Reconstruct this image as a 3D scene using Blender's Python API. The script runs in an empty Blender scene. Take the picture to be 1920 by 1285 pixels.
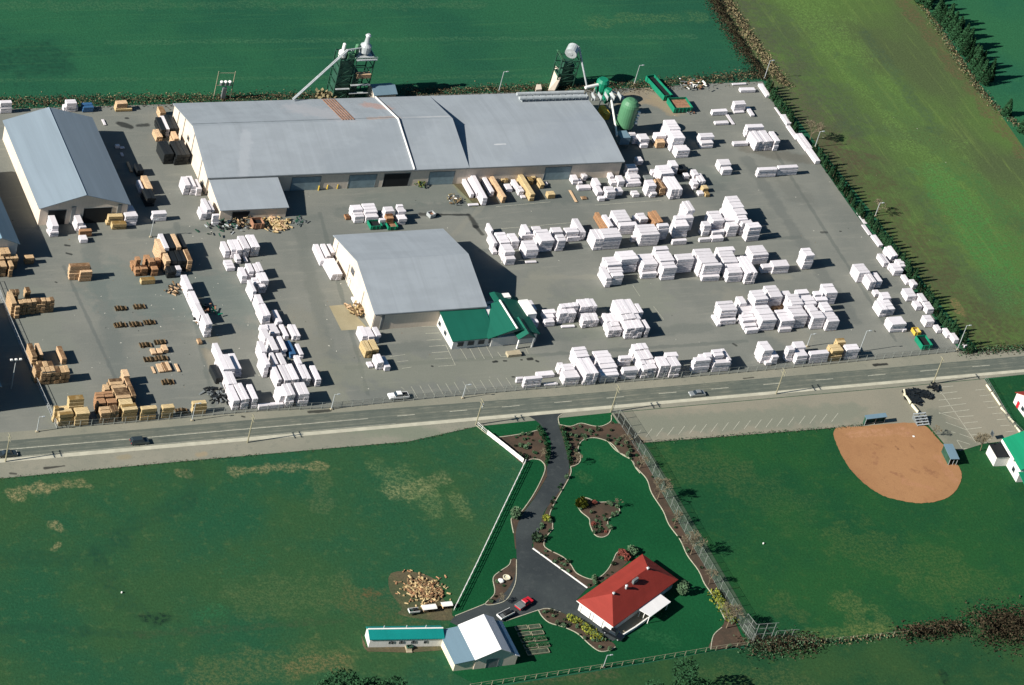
import bpy, bmesh, math, random
from mathutils import Vector, Matrix
random.seed(7)
R = math.radians
scene = bpy.context.scene
COL = scene.collection
# ------------------------------------------------------------------ camera
FPX, DEP, ROL, YAW = 6120.0, R(37.2), R(16.1), R(31.7)
W0, H0 = 1920.0, 1285.0
Fv = Vector((math.sin(YAW)*math.cos(DEP), math.cos(YAW)*math.cos(DEP), -math.sin(DEP)))
Rt = Vector((math.cos(YAW), -math.sin(YAW), 0)); Up = Rt.cross(Fv)
R2 = Rt*math.cos(ROL)+Up*math.sin(ROL); U2 = -Rt*math.sin(ROL)+Up*math.cos(ROL)
CP = -Fv*900.0
cam = bpy.data.cameras.new('camera'); co = bpy.data.objects.new('camera', cam); COL.objects.link(co)
co.matrix_world = Matrix(((R2.x, U2.x, -Fv.x, CP.x), (R2.y, U2.y, -Fv.y, CP.y), (R2.z, U2.z, -Fv.z, CP.z), (0, 0, 0, 1)))
cam.sensor_width = 36; cam.lens = FPX/W0*36; cam.clip_start = 5; cam.clip_end = 6000
scene.camera = co

def P(x, y, z=0.0):
    """survey point of the photograph -> world point at height z"""
    r = Fv+R2*((x-W0/2)/FPX)-U2*((y-H0/2)/FPX)
    return CP+r*((z-CP.z)/r.z)
def proj(w):
    d = w-CP; k = FPX/d.dot(Fv)
    return W0/2+k*d.dot(R2), H0/2-k*d.dot(U2)
def reg(ox, oy, s):
    return lambda pts: [(ox+x/s, oy+y/s) for x, y in pts]

# ------------------------------------------------------------------ materials
def lin(r, g, b, k=1.0):
    f = lambda c: ((c/255+.055)/1.055)**2.4 if c > 10 else c/255/12.92
    return (f(r)*k, f(g)*k, f(b)*k, 1)
class NT:
    def __init__(s, name, rough=.8, metal=0.0, spec=.3):
        s.m = bpy.data.materials.new(name); s.m.use_nodes = True
        s.t = s.m.node_tree; s.b = s.t.nodes['Principled BSDF']
        s.b.inputs['Roughness'].default_value = rough; s.b.inputs['Metallic'].default_value = metal
        s.b.inputs['Specular IOR Level'].default_value = spec
        s.pos = s.n('ShaderNodeNewGeometry').outputs['Position']
        s.tc = s.n('ShaderNodeTexCoord').outputs['Object']
    def n(s, t, **kw):
        nd = s.t.nodes.new(t)
        for k, v in kw.items(): setattr(nd, k, v)
        return nd
    def l(s, a, b): s.t.links.new(a, b)
    def put(s, sock, v):
        if isinstance(v, bpy.types.NodeSocket): s.l(v, sock)
        else: sock.default_value = v
    def mapping(s, src, scale=(1, 1, 1), rotz=0):
        m = s.n('ShaderNodeMapping'); s.l(src, m.inputs[0]); m.inputs['Scale'].default_value = scale
        m.inputs['Rotation'].default_value = (0, 0, rotz); return m.outputs[0]
    def noise(s, scale, src=None, detail=4, rough=.6):
        m = s.n('ShaderNodeTexNoise'); s.l(src or s.pos, m.inputs['Vector'])
        m.inputs['Scale'].default_value = scale; m.inputs['Detail'].default_value = detail
        m.inputs['Roughness'].default_value = rough; return m.outputs['Fac']
    def ramp(s, v, a, b):
        m = s.n('ShaderNodeMapRange'); s.l(v, m.inputs[0]); m.inputs[1].default_value = a; m.inputs[2].default_value = b
        m.interpolation_type = 'SMOOTHSTEP'; return m.outputs[0]
    def mul(s, a, b, op='MULTIPLY'):
        m = s.n('ShaderNodeMath', operation=op); s.put(m.inputs[0], a); s.put(m.inputs[1], b); return m.outputs[0]
    def mix(s, f, a, b):
        m = s.n('ShaderNodeMix', data_type='RGBA'); s.put(m.inputs[0], f); s.put(m.inputs[6], a); s.put(m.inputs[7], b)
        return m.outputs[2]
    def out(s, c): s.put(s.b.inputs['Base Color'], c); return s.m
    def bump(s, v, d=.1, st=.5):
        m = s.n('ShaderNodeBump'); s.l(v, m.inputs['Height']); m.inputs['Distance'].default_value = d
        m.inputs['Strength'].default_value = st; s.l(m.outputs[0], s.b.inputs['Normal'])
# group: mask of a soft-edged stroke from A to B of radius R
g = bpy.data.node_groups.new('stroke_mask', 'ShaderNodeTree')
for nm, tp in (('P', 'NodeSocketVector'), ('A', 'NodeSocketVector'), ('BA', 'NodeSocketVector'), ('R', 'NodeSocketFloat'), ('Jit', 'NodeSocketFloat')):
    g.interface.new_socket(nm, in_out='INPUT', socket_type=tp)
g.interface.new_socket('Fac', in_out='OUTPUT', socket_type='NodeSocketFloat')
gi = g.nodes.new('NodeGroupInput'); go = g.nodes.new('NodeGroupOutput')
def vm(op, a, b=None):
    n = g.nodes.new('ShaderNodeVectorMath'); n.operation = op; g.links.new(a, n.inputs[0])
    if b is not None: g.links.new(b, n.inputs[1])
    return n
def mm(op, a, b):
    n = g.nodes.new('ShaderNodeMath'); n.operation = op
    for i, v in enumerate((a, b)):
        if isinstance(v, float): n.inputs[i].default_value = v
        else: g.links.new(v, n.inputs[i])
    return n
pa = vm('SUBTRACT', gi.outputs['P'], gi.outputs['A']).outputs[0]
dt = vm('DOT_PRODUCT', pa, gi.outputs['BA']).outputs['Value']; dd = vm('DOT_PRODUCT', gi.outputs['BA'], gi.outputs['BA']).outputs['Value']
h = mm('DIVIDE', dt, mm('MAXIMUM', dd, .001).outputs[0]); h.use_clamp = True
sc = g.nodes.new('ShaderNodeVectorMath'); sc.operation = 'SCALE'; g.links.new(gi.outputs['BA'], sc.inputs[0]); g.links.new(h.outputs[0], sc.inputs['Scale'])
ds = vm('LENGTH', vm('SUBTRACT', pa, sc.outputs[0]).outputs[0]).outputs['Value']
q = mm('ADD', mm('DIVIDE', ds, gi.outputs['R']).outputs[0], gi.outputs['Jit']).outputs[0]
mr = g.nodes.new('ShaderNodeMapRange'); mr.interpolation_type = 'SMOOTHSTEP'; g.links.new(q, mr.inputs[0])
mr.inputs[1].default_value = .45; mr.inputs[2].default_value = 1.15; mr.inputs[3].default_value = 1; mr.inputs[4].default_value = 0
g.links.new(mr.outputs[0], go.inputs[0])
STROKE = g
def strokes(nt, base, items, jscale=.25, jamt=1.4, grain=False, z=0):
    """items: (px1,py1,px2,py2,radius_m,colour,strength): worn or dead patches"""
    j = nt.mul(nt.mul(nt.noise(jscale, detail=5), .5, 'SUBTRACT'), jamt*1.6)
    gr = None; fl = nt.n('ShaderNodeVectorMath', operation='MULTIPLY'); nt.l(nt.pos, fl.inputs[0]); fl.inputs[1].default_value = (1, 1, 0)
    for x1, y1, x2, y2, r, c, st in items:
        n = nt.n('ShaderNodeGroup'); n.node_tree = STROKE
        a, b = P(x1, y1, z), P(x2, y2, z); a.z = b.z = 0
        nt.l(fl.outputs[0], n.inputs['P']); n.inputs['A'].default_value = a; n.inputs['BA'].default_value = b-a
        n.inputs['R'].default_value = r; nt.l(j, n.inputs['Jit'])
        k = nt.mul(n.outputs[0], st)
        if grain:
            if gr is None: gr = nt.mul(nt.mul(nt.ramp(nt.noise(.8, detail=6, rough=.85), .44, .6), .85), .12, 'ADD')
            k = nt.mul(k, gr)
        base = nt.mix(k, base, dsat(c, .15) if grain else c)
    return base

def simple(name, c, rough=.7, metal=0, var=.12, scale=.8, spec=.3):
    t = NT(name, rough, metal, spec)
    d = tuple(v*(1-var) for v in c[:3])+(1,); e = tuple(min(1, v*(1+var)) for v in c[:3])+(1,)
    return t.out(t.mix(t.ramp(t.noise(scale), .3, .7), d, e))

M = {}
K = .80
def dsat(c, k=.08):
    l = .2*c[0]+.7*c[1]+.1*c[2]; r = [(v*(1-k)+l*k)*.95 for v in c[:3]]; return (r[0]*1.12, r[1]*1.04, r[2]*1.0, 1)
def grass(name, c1, c2, c3, streak=None, items=(), fine=.5, s1=.02, hi=None):
    t = NT(name, .95, spec=.05); c1, c2, c3 = dsat(c1), dsat(c2), dsat(c3); hi = dsat(hi) if hi else None
    a = t.mix(t.ramp(t.noise(s1, detail=6), .38, .62), c1, c2)
    src = t.mapping(t.pos, (streak[1], streak[2], 1), streak[0]) if streak else t.pos
    a = t.mix(t.mul(t.ramp(t.noise(.35 if not streak else 1, src, 6, .7), .52, .72), fine), a, c3)
    if hi: a = t.mix(t.mul(t.ramp(t.noise(.05, src, 5, .65), .55, .75), .6), a, hi)
    v = t.noise(1.6, detail=3, rough=.8)
    dk = t.mul(t.ramp(v, .25, .75), .42, 'MULTIPLY'); dk = t.mul(dk, .79, 'ADD')
    if items: a = strokes(t, a, items, .16, 2.6, True)
    m = t.n('ShaderNodeVectorMath', operation='SCALE'); t.l(a, m.inputs[0]); t.l(dk, m.inputs['Scale'])
    t.bump(v, .25, .35)
    return t.out(m.outputs[0])
dead = lin(150, 140, 95, K); dry = lin(78, 100, 62, K); dkg = lin(20, 66, 48, K)
M['north_grass'] = grass('north_grass', lin(27, 84, 62, K), lin(34, 94, 64, K), lin(52, 104, 68, K), (R(1), .02, .6), [
    (0, 110, 90, 110, 9, lin(15, 45, 40, K), .5), (1100, 40, 1310, 30, 3, lin(70, 110, 65, K), .6), (0, 10, 900, 8, 2.5, lin(60, 105, 70, K), .5),
    (200, 80, 1300, 68, 1.2, lin(60, 110, 75, K), .5), (0, 150, 1100, 142, 1.0, lin(60, 108, 70, K), .4)], .5)
M['east_field'] = grass('east_field', lin(74, 92, 58, K), lin(78, 108, 54, K), lin(106, 132, 64, K), (R(6), .5, .03), [
    (1350, 0, 1560, 280, 12, lin(84, 84, 66, K), 1), (1560, 280, 1850, 640, 11, lin(78, 74, 52, K), .85), (1850, 640, 1930, 560, 12, lin(70, 72, 50, K), .7),
    (1690, 0, 1920, 290, 3.6, lin(95, 84, 58, K), .9), (1500, 0, 1830, 380, 12, lin(90, 132, 52, K), .65), (1760, 330, 1900, 560, 9, lin(58, 124, 54, K), .7), (1420, 20, 1600, 230, 9, lin(66, 84, 62, K), .8), (1620, 60, 1760, 250, 3, lin(60, 84, 62, K), .8), (1700, 330, 1850, 560, 4, lin(64, 84, 58, K), .7), (1830, 380, 1920, 520, 14, lin(40, 120, 45, K), .5),
    (1600, 120, 1900, 420, 5, lin(50, 80, 55, K), .5), (1590, 240, 1680, 250, 4, lin(60, 85, 62, K), .4), (1790, 565, 1800, 585, 2, lin(140, 120, 75, K), .6)], .5)
M['far_grass'] = grass('far_grass', lin(30, 92, 66, K), lin(38, 98, 64, K), lin(46, 108, 70, K))
M['pasture_grass'] = grass('pasture_grass', lin(30, 82, 55, K), lin(44, 84, 50, K), lin(74, 100, 60, K), None, [
    (20, 925, 80, 918, 2.2, dead, .75), (95, 915, 125, 905, 1.6, dead, .6), (150, 905, 170, 912, 1.4, dead, .5), (440, 885, 600, 872, 2.0, dead, .6),
    (340, 888, 350, 890, 1.5, dead, .4), (605, 895, 600, 950, 3.5, dry, .6), (100, 985, 112, 995, 1.4, dead, .6), (100, 1030, 108, 1022, 1.0, dead, .6),
    (730, 890, 800, 930, 6, lin(105, 125, 75, K), .55), (740, 930, 830, 900, 3, lin(150, 150, 100, K), .35), (840, 930, 870, 960, 3, lin(110, 125, 75, K), .5),
    (370, 875, 355, 935, 3, dkg, .45), (355, 935, 215, 1010, 3, dkg, .5), (215, 1010, 180, 1045, 3.5, dkg, .5), (0, 1050, 180, 1045, 3, dkg, .5),
    (180, 1045, 205, 1100, 3, dkg, .5), (205, 1100, 260, 1150, 3, dkg, .45), (0, 1175, 160, 1185, 2.2, dkg, .55), (160, 1185, 260, 1190, 1.6, dkg, .5),
    (260, 1190, 640, 1165, 1.5, lin(60, 74, 50, K), .5), (290, 1162, 308, 1162, 3.0, lin(12, 36, 34, K), .9), (380, 1155, 410, 1145, 3, lin(20, 100, 60, K), .6),
    (430, 1070, 470, 1050, 5, lin(24, 88, 55, K), .5), (480, 1125, 640, 1110, 8, lin(85, 105, 60, K), .4), (380, 1270, 640, 1235, 7, lin(95, 105, 58, K), .5),
    (560, 1255, 640, 1240, 3, lin(120, 105, 65, K), .5), (670, 1130, 760, 1150, 7, lin(85, 85, 50, K), .5), (690, 1110, 700, 1120, 2, lin(110, 75, 45, K), .5)], .55, .03)
M['park_grass'] = grass('park_grass', lin(20, 74, 44, K), lin(30, 82, 42, K), lin(58, 92, 46, K), None, [
    (1260, 870, 1350, 880, 9, lin(70, 92, 48, K), .5), (1420, 920, 1480, 950, 10, lin(55, 88, 46, K), .5), (1600, 1020, 1760, 1060, 10, lin(66, 94, 44, K), .55),
    (1590, 1130, 1620, 1170, 5, lin(95, 110, 55, K), .55), (1640, 1140, 1650, 1170, 3, lin(90, 110, 55, K), .5), (1740, 1110, 1860, 1100, 8, lin(66, 94, 44, K), .45),
    (1470, 1135, 1490, 1150, 5, lin(70, 92, 46, K), .5), (1500, 1190, 1640, 1185, 3, lin(95, 112, 55, K), .6)], .5, .025)
M['south_grass'] = grass('south_grass', lin(26, 72, 44, K), lin(44, 80, 44, K), lin(70, 94, 48, K), None, [
    (980, 1275, 1150, 1262, 2.5, lin(80, 84, 55, K), .7), (1360, 1270, 1500, 1280, 6, lin(78, 96, 50, K), .5), (1765, 1262, 1775, 1280, 1.2, lin(12, 35, 30, K), .8)], .5, .04)
M['lawn'] = grass('lawn', lin(8, 74, 42, K), lin(12, 82, 46, K), lin(24, 88, 48, K), None, [
    (1120, 850, 1150, 870, 3, lin(50, 96, 50, K), .35), (1090, 890, 1100, 900, 2, lin(80, 110, 60, K), .3), (1215, 1190, 1260, 1200, 3, lin(40, 105, 60, K), .35)], .4)
M['strip_grass'] = grass('strip_grass', lin(74, 84, 60, K), lin(90, 86, 66, K), lin(120, 108, 76, K), None, (), .7, .08)
def ground(name, c1, c2, c3, s=.05, items=(), rough=.9, streak=None, fine=.35, grain=False):
    t = NT(name, rough, spec=.15)
    a = t.mix(t.ramp(t.noise(s, detail=6), .35, .65), c1, c2)
    src = t.mapping(t.pos, (streak[1], streak[2], 1), streak[0]) if streak else t.pos
    a = t.mix(t.mul(t.ramp(t.noise(.5 if not streak else 1, src, 6, .75), .5, .72), fine), a, c3)
    if items: a = strokes(t, a, items, .16 if grain else .25, 2.4 if grain else 1.4, grain)
    v = t.noise(3.0, detail=2, rough=.8)
    m = t.n('ShaderNodeVectorMath', operation='SCALE'); t.l(a, m.inputs[0]); t.l(t.mul(t.mul(t.ramp(v, .2, .8), .2), .9, 'ADD'), m.inputs['Scale'])
    t.bump(v, .05, .3)
    return t.out(m.outputs[0])
dark_mark = lin(22, 26, 28, K)  # near-black colour of small marks on asphalt and gravel
KY = .86
yard_items = [(640, 400, 1350, 352, 3.0, lin(92, 98, 94, KY), 0.55), (900, 470, 1500, 445, 0.8, lin(88, 94, 90, KY), 0.50), (700, 655, 1330, 615, 2.5, lin(96, 101, 96, KY), 0.50), (650, 690, 1400, 640, 0.9, lin(88, 94, 90, KY), 0.50), (560, 420, 640, 760, 2.5, lin(100, 104, 98, KY), 0.50), (600, 400, 690, 740, 0.7, lin(88, 94, 90, KY), 0.50), (1400, 300, 1600, 600, 2.6, lin(96, 100, 96, KY), 0.55), (1450, 280, 1680, 640, 0.7, lin(86, 92, 88, KY), 0.50), (330, 420, 400, 760, 1.0, lin(92, 98, 94, KY), 0.50), (160, 420, 240, 760, 3.0, lin(98, 104, 100, KY), 0.50), (120, 500, 230, 740, 0.6, lin(86, 92, 90, KY), 0.50), (250, 440, 600, 410, 2.0, lin(98, 103, 98, KY), 0.50), (1000, 520, 1480, 520, 1.2, lin(134, 132, 120, KY), 0.50), (980, 590, 1020, 520, 5.0, lin(128, 128, 116, KY), 0.50), (1380, 560, 1500, 640, 6.0, lin(132, 130, 118, KY), 0.45), (850, 440, 910, 380, 1.0, lin(132, 130, 118, KY), 0.40), (60, 560, 130, 800, 8, lin(118, 122, 112, KY), .5), (240, 540, 420, 560, 14, lin(94, 108, 104, KY), .4), (560, 600, 620, 740, 6, lin(125, 124, 112, KY), .5),
    (640, 700, 1000, 690, 7, lin(122, 124, 110, KY), .5), (1100, 600, 1200, 560, 12, lin(122, 126, 112, KY), .4), (700, 375, 1350, 330, 5, lin(98, 106, 100, KY), .4),
    (790, 402, 815, 404, 1.0, dark_mark, .7), (815, 403, 880, 403, .5, dark_mark, .8), (880, 403, 892, 425, 1.0, dark_mark, .75), (892, 425, 905, 440, .8, dark_mark, .7),  # bent near-black line on the asphalt
    (925, 679, 931, 678, .5, dark_mark, .9), (945, 677, 949, 677, .4, dark_mark, .9), (990, 674, 997, 673, .6, dark_mark, .9), (1006, 677, 1009, 678, .5, dark_mark, .9), (977, 675, 979, 675, .3, dark_mark, .9), (961, 707, 964, 707, .4, dark_mark, .9),
    (810, 687, 811, 687, .4, dark_mark, .9), (225, 232, 245, 238, 1.2, dark_mark, .8), (258, 236, 275, 234, 1.0, dark_mark, .75), (236, 222, 240, 222, .5, dark_mark, .8),
    (1375, 645, 1380, 648, .5, dark_mark, .7), (1150, 428, 1154, 430, .3, dark_mark, .8), (123, 460, 130, 461, .4, dark_mark, .8), (125, 475, 133, 477, .4, dark_mark, .8), (104, 529, 106, 530, .3, dark_mark, .8),
    (1540, 436, 1550, 436, .5, dark_mark, .6), (1640, 621, 1641, 622, .3, dark_mark, .8), (1575, 434, 1577, 434, .4, dark_mark, .8), (1480, 350, 1500, 370, 5, lin(98, 100, 94, KY), .4),
    (1230, 190, 1260, 205, 4, lin(150, 132, 105, KY), .7), (1170, 190, 1225, 170, 4, lin(145, 130, 106, KY), .6), (850, 340, 885, 385, 1.4, lin(125, 125, 85, KY), .5),
    (390, 660, 400, 690, 2, lin(135, 125, 105, KY), .5), (370, 560, 400, 640, 2, lin(125, 118, 98, KY), .5), (1400, 280, 1520, 300, 3, lin(88, 84, 74, KY), .5), (540, 715, 640, 745, 3, lin(130, 132, 118, KY), .4)]
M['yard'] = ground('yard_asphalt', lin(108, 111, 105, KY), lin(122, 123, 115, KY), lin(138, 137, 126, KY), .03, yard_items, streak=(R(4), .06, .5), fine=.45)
rl = lambda x: 864-.0875*x
M['road'] = ground('road_asphalt', lin(110, 113, 102, KY), lin(120, 120, 106, KY), lin(92, 97, 90, KY), .05, [(-60, rl(-60)-q*1.1, 2000, rl(2000)-q*.9, r, lin(68, 78, 74, KY), st) for q, r, st in ((31, .7, .6), (26, .5, .45), (22, .5, .5), (16, .7, .5), (12, .5, .45), (7, .6, .5))], streak=(R(-3.5), .012, .55), fine=.5)
M['shoulder'] = ground('shoulder_gravel', lin(126, 126, 112, KY), lin(138, 135, 120, KY), lin(104, 108, 98, KY), .04, [
    (650, 795, 800, 815, 4, lin(104, 116, 98, KY), .5), (225, 858, 240, 856, 1.2, lin(140, 130, 105, KY), .7), (85, 878, 120, 874, .5, dark_mark, .8), (20, 888, 30, 889, .4, dark_mark, .7),
    (372, 853, 384, 851, 1.2, lin(150, 135, 108, KY), .7), (580, 773, 618, 770, .6, dark_mark, .8), (454, 781, 458, 782, .4, dark_mark, .8), (1640, 685, 1662, 683, .7, dark_mark, .9), (1395, 710, 1412, 708, .4, dark_mark, .7)], fine=.5)
M['lot'] = ground('lot_gravel', lin(130, 127, 112, KY), lin(138, 133, 117, KY), lin(116, 118, 106, KY), .03, [
    (1180, 800, 1600, 775, 5, lin(112, 118, 104, KY), .6), (1290, 760, 1320, 758, 2, lin(150, 142, 124, KY), .4), (1760, 790, 1800, 830, 6, lin(104, 108, 96, KY), .6), (1180, 820, 1200, 830, 3, lin(140, 124, 100, KY), .5)], fine=.3)
M['pave'] = ground('drive_asphalt', lin(52, 58, 60, .8), lin(66, 72, 72, .8), lin(88, 92, 90, .8), .05, (), fine=.35)
M['mulch'] = ground('mulch', lin(84, 68, 56, K), lin(68, 60, 50, K), lin(104, 82, 66, K), .2, (), fine=.6)
M['clay'] = ground('clay', lin(158, 116, 80, K), lin(166, 124, 86, K), lin(140, 102, 72, K), .06, [
    (1680, 838, 1684, 842, .6, lin(95, 60, 44, K), .8), (1705, 832, 1712, 840, .5, lin(110, 70, 50, K), .7), (1636, 832, 1652, 838, .5, lin(115, 72, 52, K), .6), (1702, 812, 1714, 818, .4, lin(120, 75, 52, K), .6), (1576, 870, 1640, 925, 1.0, lin(140, 84, 56, K), .5), (1735, 878, 1752, 890, 1.2, lin(120, 78, 56, K), .7), (1670, 885, 1690, 892, .8, lin(124, 80, 58, K), .6), (1710, 882, 1722, 886, .6, lin(120, 78, 56, K), .6), (1600, 815, 1700, 808, 2, lin(186, 138, 104, K), .6), (1640, 850, 1640, 870, .7, lin(130, 86, 62, K), .5), (1700, 905, 1740, 915, 1.6, lin(180, 128, 96, K), .5), (1760, 860, 1790, 900, 1.5, lin(178, 128, 98, K), .5)], fine=.6, grain=True)
M['concrete'] = ground('concrete', lin(170, 158, 132, K), lin(180, 168, 142, K), lin(150, 142, 120, K), .2)
M['litter'] = simple('litter', lin(215, 210, 195, .8), .9)
M['pad'] = ground('pad', lin(150, 140, 112, KY), lin(158, 148, 120, KY), lin(140, 132, 108, KY), .2)
M['line_paint'] = simple('line_paint', lin(188, 186, 168, .74), .8, var=.2, scale=1.5)
M['kerb'] = simple('kerb_stone', lin(176, 172, 150, .85), .9)
M['pale_strip'] = simple('pale_strip', lin(186, 182, 162, .8), .9, var=.12, scale=.3)
M['track'] = ground('track', lin(62, 84, 64, K), lin(76, 92, 72, K), lin(44, 76, 52, K), .1, fine=.7)
M['earth'] = ground('earth', lin(88, 80, 62, K), lin(100, 90, 68, K), lin(70, 74, 52, K), .15)

def roofm(name, c, ax, seam=.9, metal=.0, rough=.5, var=.05, items=()):
    """ribbed metal roof; ribs spaced along world axis direction ax"""
    t = NT(name, max(rough, .65), metal, .15)
    mp = t.mapping(t.pos, (1, 1, 1), -ax)
    w = t.n('ShaderNodeTexWave', wave_type='BANDS', bands_direction='X'); t.l(mp, w.inputs[0]); w.inputs['Scale'].default_value = 1/seam
    big = t.noise(1, t.mapping(t.pos, (.12, .02, 1), -ax), 5)
    d = tuple(v*(1-var) for v in c[:3])+(1,); e = tuple(min(1, v*(1+var)) for v in c[:3])+(1,)
    a = t.mix(t.ramp(big, .35, .65), d, e)
    a = t.mix(t.mul(t.ramp(t.noise(.06, detail=6), .45, .7), .2), a, tuple(v*.92 for v in c[:3])+(1,))
    a = t.mix(t.mul(t.ramp(w.outputs['Fac'], .88, 1), .22), a, tuple(v*.6 for v in c[:3])+(1,))
    pn = t.noise(1, t.mapping(t.pos, (.35, .012, .012), -ax), 3, .8)   # sheet-to-sheet weathering
    a = t.mix(t.mul(t.ramp(pn, .5, .68), .35), a, tuple(v*.8 for v in c[:3])+(1,)); a = t.mix(t.mul(t.ramp(pn, .48, .34), .25), a, tuple(min(1, v*1.18) for v in c[:3])+(1,))
    if items: a = strokes(t, a, items, .5, 1.2, False, 9)
    t.bump(w.outputs['Fac'], .05, .25)
    return t.out(a)
M['grey_roof'] = roofm('grey_metal_roof', lin(156, 163, 168, .76), 0)
M['mill_roof'] = roofm('mill_metal_roof', lin(156, 163, 168, .76), 0, items=[(690, 190, 725, 200, 2.5, lin(190, 150, 135, .7), .6), (560, 200, 640, 225, 5, lin(180, 178, 180, .75), .5), (690, 232, 745, 228, 1.0, lin(200, 170, 150, .7), .6),
    (755, 228, 840, 226, .6, lin(195, 195, 195, .8), .6), (640, 300, 770, 240, 6, lin(150, 158, 164, .68), .5), (1000, 300, 1100, 230, 8, lin(152, 160, 168, .68), .4), (360, 242, 740, 229, .35, lin(110, 118, 124, .6), .7), (460, 330, 460, 260, 2, lin(180, 184, 188, .75), .4), (930, 262, 950, 261, .3, lin(210, 210, 210, .8), .6)])
M['shed_roof'] = roofm('shed_metal_roof', lin(136, 150, 160, .72), R(90))
M['green_roof'] = roofm('green_metal_roof', lin(28, 100, 82, .72), 0, .5)
M['teal_roof'] = roofm('teal_metal_roof', lin(14, 128, 122, .8), 0, .5)
M['church_roof'] = roofm('church_metal_roof', lin(20, 128, 92, .8), 0, .5)
M['red_roof'] = roofm('red_metal_roof', lin(156, 60, 50, .68), R(35), .5, rough=.55, var=.06)
M['white_roof'] = roofm('white_metal_roof', lin(226, 224, 222, .8), R(90), .6, var=.03)
M['slate_roof'] = roofm('slate_metal_roof', lin(120, 146, 160, .7), R(90), .6, var=.03)
def siding(name, c):
    t = NT(name, .6)
    s = t.n('ShaderNodeSeparateXYZ'); t.l(t.pos, s.inputs[0])
    w = t.n('ShaderNodeMath', operation='FRACT'); t.l(t.mul(t.mul(s.outputs[0], s.outputs[1], 'ADD'), 1.1), w.inputs[0])
    a = t.mix(t.ramp(t.noise(.3), .3, .7), tuple(v*.9 for v in c[:3])+(1,), c)
    a = t.mix(t.mul(t.ramp(w.outputs[0], .88, 1), .4), a, tuple(v*.6 for v in c[:3])+(1,))
    return t.out(a)
M['beige_wall'] = siding('beige_metal_siding', lin(226, 210, 190, .8))
M['white_wall'] = siding('white_siding', lin(225, 222, 215, .8))
M['cream_wall'] = siding('cream_siding', lin(228, 220, 190, .8))
M['door'] = simple('door_grey', lin(140, 160, 165, .7), .5)
M['dark'] = simple('dark_opening', lin(30, 34, 36, .6), .8)
M['trim'] = simple('grey_trim', lin(120, 125, 125, .7), .5)
M['white_trim'] = simple('white_trim', lin(235, 232, 225, .85), .5, var=.03)
M['glass'] = simple('dark_glass', lin(45, 55, 62, .7), .15, spec=.6)
M['yellow'] = simple('yellow_paint', lin(200, 170, 70, .8), .6)
M['steel'] = simple('galvanised_steel', lin(185, 190, 190, .8), .45, .2)
M['green_steel'] = simple('dark_green_steel', lin(44, 82, 66, .7), .6, var=.3, scale=.6)
M['green_paint'] = simple('green_paint', lin(22, 122, 92, .8), .5)
M['silo_green'] = simple('silo_green', lin(84, 134, 98, .75), .5, var=.08, scale=.3)
M['blue_tarp'] = simple('blue_tarp', lin(60, 110, 140, .8), .5)
M['rust'] = simple('rust', lin(150, 110, 85, .8), .9, var=.3)
M['pole_wood'] = simple('pole_wood', lin(150, 145, 120, .75), .9)
M['bark'] = simple('bark', lin(120, 105, 85, .8), .95)
M['twig'] = simple('twig', lin(126, 116, 94, .8), .95)
M['conifer'] = simple('conifer_leaf', lin(38, 70, 44, .8), .9, var=.35, scale=.9, spec=.1)
M['cedar'] = simple('cedar_leaf', lin(44, 76, 48, .66), .9, var=.35, scale=.9, spec=.1)
M['shrub_green'] = simple('shrub_leaf', lin(74, 96, 70, .8), .9, var=.35, scale=.7, spec=.1)
M['shrub_yellow'] = simple('yellow_leaf', lin(120, 124, 48, .8), .9, var=.3, scale=.7, spec=.1)
M['shrub_red'] = simple('reddish_leaf', lin(120, 68, 58, .8), .9, var=.3, scale=.7, spec=.1)
M['bramble'] = simple('bramble', lin(80, 70, 54, .66), .95, var=.4, scale=.3, spec=.05)
M['bramble_dark'] = simple('bramble_dark', lin(54, 48, 36, .7), .95, var=.4, scale=.3, spec=.05)
M['straw'] = simple('straw', lin(136, 124, 92, .7), .95, var=.3, scale=.4)
M['tyre'] = simple('tyre', lin(25, 25, 27, .8), .8)
M['car_dark'] = simple('car_paint_dark', lin(58, 70, 74, .8), .25, .3, var=.03, spec=.6)
M['car_silver'] = simple('car_paint_silver', lin(150, 155, 155, .8), .25, .3, var=.03, spec=.6)
M['car_white'] = simple('car_paint_white', lin(235, 235, 232, .85), .3, var=.02, spec=.6)
M['car_red'] = simple('car_paint_red', lin(200, 36, 48, .8), .3, var=.03, spec=.6)
M['car_black'] = simple('car_paint_black', lin(24, 28, 32, .8), .25, spec=.6)
M['wire'] = simple('fence_wire', lin(150, 155, 148, .75), .6, .2)
M['planter'] = simple('planter_soil', lin(62, 74, 58, .8), .95, var=.5, scale=.9)
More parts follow.
